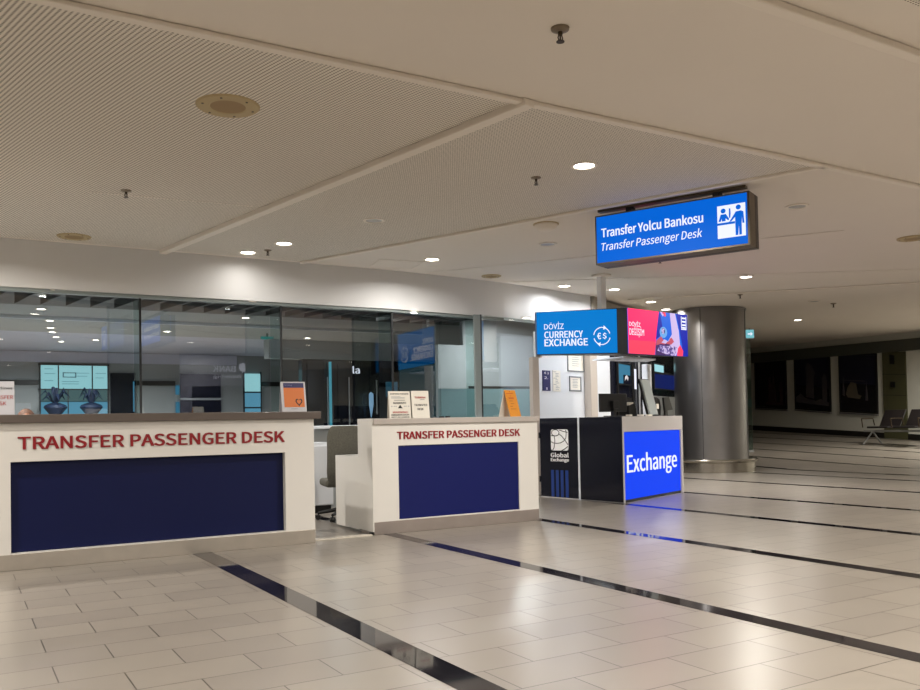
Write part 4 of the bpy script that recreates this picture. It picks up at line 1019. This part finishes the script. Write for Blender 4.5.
hall = [(1.9,.17),(2.7,-.9),(2.4,-3.4),(3.36,1.33),(-.8,2.1),(-3.2,4.6),(-3.0,8.2),(-.6,6.2),(-.25,8.6),(-3.0,9.0),(6.6,1.0),(6.4,-2.86),(7.8,-2.0),(9.3,-1.1),(9.6,2.4),(-4,-1),(-.8,-4),(12.5,3.6),(-6,7),(3.0,-7.5),(11.5,-6),(-2.6,9.0)]  # unseen downlights, added out of view to light floor, soffit and booth front
for i, (x, y) in enumerate(hall):
    inview = y > 2.7 and depth(x,y) > .5 and abs((x*.86-y*.51)/depth(x,y)) < .58
    downlight(x, y, 'unseen downlight added in the hall ceiling, out of view', {(9.6,2.4): 75, (-.25,8.6): 45, (6.6,1.0): 50, (12.5,3.6): 45}.get((x,y), 30 if y < 6 else 22), color=WARM, group='added downlights out of view')
# back room lights; the right-hand ones near the glass are added to brighten walls
for x, y in [(1.25,15.6),(1.39,16.9),(1.52,17.2),(1.64,18.4),(1.74,19.2),(1.9,20.2),(2.1,21.2),(3.82,18.3),(4.23,16.95),(4.64,15.5),(2.75,20.6),(6.4,19.6),(7.0,18.6),(8.3,12.0),(5.7,13.7),(-1.5,14),(-1.5,19)]:
    downlight(x, y, 'small lit downlight in the back room ceiling, among seen and added ones', {(4.64,15.5): 0, (4.23,16.95): 0, (5.7,13.7): 14}.get((x, y), 34), r=.07, color=COOL, group='downlights in the back room', z=3.058)
for x in (.93,3.15,5.4,7.28):
    zz = zs-.001
    downlight(x, 10.3, {.93:'slim lit downlight under the soffit above the left end of the left desk',3.15:'slim lit downlight under the soffit right of the left desk',5.4:'slim lit downlight under the soffit over the two white notices',7.28:'slim lit downlight under the soffit beside the booth sign'}[x], 9, r=.06, color=COOL, group='slim downlights under the soffit', z=zz)

for x, y in ((8.35,9.62),(7.75,9.55)):  # lamps added under the roof frame to brighten the booth interior
    zz = 2.399; dd = downlight(x, y, 'small downlight added under the roof frame to brighten the exchange booth', 2.6, r=.05, color=COOL, group='added downlights under the booth roof', z=zz)
def speaker(x, y, r, label):
    t = thing('ceiling_speaker', label, 'ceiling speaker', (x,y,ceil_z(x,y)-.001), 0)
    MB().lathe([(r,0),(r,-.006),(r*.95,-.014),(r*.6,-.016),(r*.55,-.012)], 40).build('ring', M['spk'], t)
    MB().lathe([(r*.55,-.012),(.001,-.013)], 40).build('grille', M['spkc'], t)
    s_ = MB()
    for k in range(6):
        a = k*pi/3; s_.lathe([(.008,-.012),(.008,-.018),(.001,-.018)], 8, c=(r*.8*cos(a), r*.8*sin(a), 0))
    s_.build('screws', M['brass'], t)
speaker(1.512,5.373,.20,'large yellowed round speaker in the perforated ceiling at upper left')
speaker(1.105,9.80,.17,'yellowed round speaker close to the soffit at far left')
speaker(6.50,10.02,.14,'grey beige round speaker by the soffit above the booth sign')
speaker(9.62,5.80,.17,'brown round speaker at the right edge of the ceiling')
def sprinkler(x, y, label, sc_=1):
    t = thing('sprinkler', label, 'sprinkler', (x,y,ceil_z(x,y)-.001), 0, 'ceiling sprinklers'); t.scale = (sc_,)*3
    MB().lathe([(.045,0),(.042,-.01),(.02,-.018),(.001,-.018)], 24).build('escutcheon', mat('dull_steel',(130,116,96),.4,metal=.4), t)
    b = MB().tube((0,0,-.015),(0,0,-.034),.011); 
    for s_ in (-1,1): b.path([(s_*.009,0,-.034),(s_*.014,0,-.048),(s_*.005,0,-.064)], .003, 6)
    b.tube((0,0,-.034),(0,0,-.06),.004); b.build('frame', M['brass'], t)
    MB().lathe([(.001,-.064),(.020,-.064),(.020,-.067),(.001,-.067)], 16).build('deflector', M['brass'], t)
sprinkler(1.282,7.712,'sprinkler in the perforated ceiling below the large yellowed speaker')
sprinkler(4.219,5.784,'sprinkler in the ceiling left of the large lit downlight')
sprinkler(2.734,3.508,'nearest sprinkler in the plain ceiling at the top of the picture',1.1)
sprinkler(3.15,9.62,'sprinkler between the paired downlights near the soffit')
sprinkler(11.37,9.866,'sprinkler in the ceiling above the steel column')
sprinkler(7.765,8.008,'sprinkler under the ceiling behind the hanging blue sign')
sprinkler(14.3,10.2,'sprinkler in the ceiling right of the column top',1.2)
t = thing('pendant_detector', 'round beige detector hanging under the ceiling left of the blue sign', 'detector', (5.318,7.132,ZC-.001))
MB().lathe([(.12,0),(.12,-.02),(.085,-.06),(.05,-.075),(.001,-.078)], 32).build('body', M['trim'], t); MB().lathe([(.135,0),(.135,-.006),(.12,-.008)], 32).build('flange', M['spk'], t)
t = thing('access_hatch', 'square access hatch in the ceiling by the soffit', 'hatch', (4.91,9.80,ZC-.001), radians(-10))
MB().box(-.28,.28,-.26,.26,-.004,0).build('panel', M['ceil'], t); MB().box(-.30,.30,-.28,-.26,-.008,0).box(-.30,.30,.26,.28,-.008,0).box(-.30,-.28,-.26,.26,-.008,0).box(.28,.30,-.26,.26,-.008,0).build('frame', M['trim'], t)

# ------------------------------------------------------------------ world, camera, view
w = bpy.data.worlds.new('hall_surroundings'); sc.world = w; w.use_nodes = True
w.node_tree.nodes['Background'].inputs[0].default_value = (.55,.52,.46,1); w.node_tree.nodes['Background'].inputs[1].default_value = .12

YAW, P_, RO = map(radians, (30.7, 1.3, -1.08))
cyw, syw, cp, sp, cr, sr = cos(YAW), sin(YAW), cos(P_), sin(P_), cos(RO), sin(RO)
fw = Vector((syw*cp, cyw*cp, sp)); rt = Vector((cyw,-syw,0)); up = rt.cross(fw)
Ax = rt*cr+up*sr; Bx = -rt*sr+up*cr
cam = bpy.data.cameras.new('camera'); co = bpy.data.objects.new('camera', cam); C.objects.link(co)
m3 = Matrix((Ax, Bx, -fw)).transposed()
co.matrix_world = Matrix.Translation((0,0,1.05)) @ m3.to_4x4()
cam.sensor_width = 36; cam.lens = 853/920*36; cam.shift_y = 58/920; cam.clip_start = .05; cam.clip_end = 200
sc.camera = co
sc.view_settings.view_transform = 'Standard'; sc.view_settings.look = 'None'; sc.view_settings.gamma = 1; sc.view_settings.exposure = 0
sc.view_settings.use_curve_mapping = False
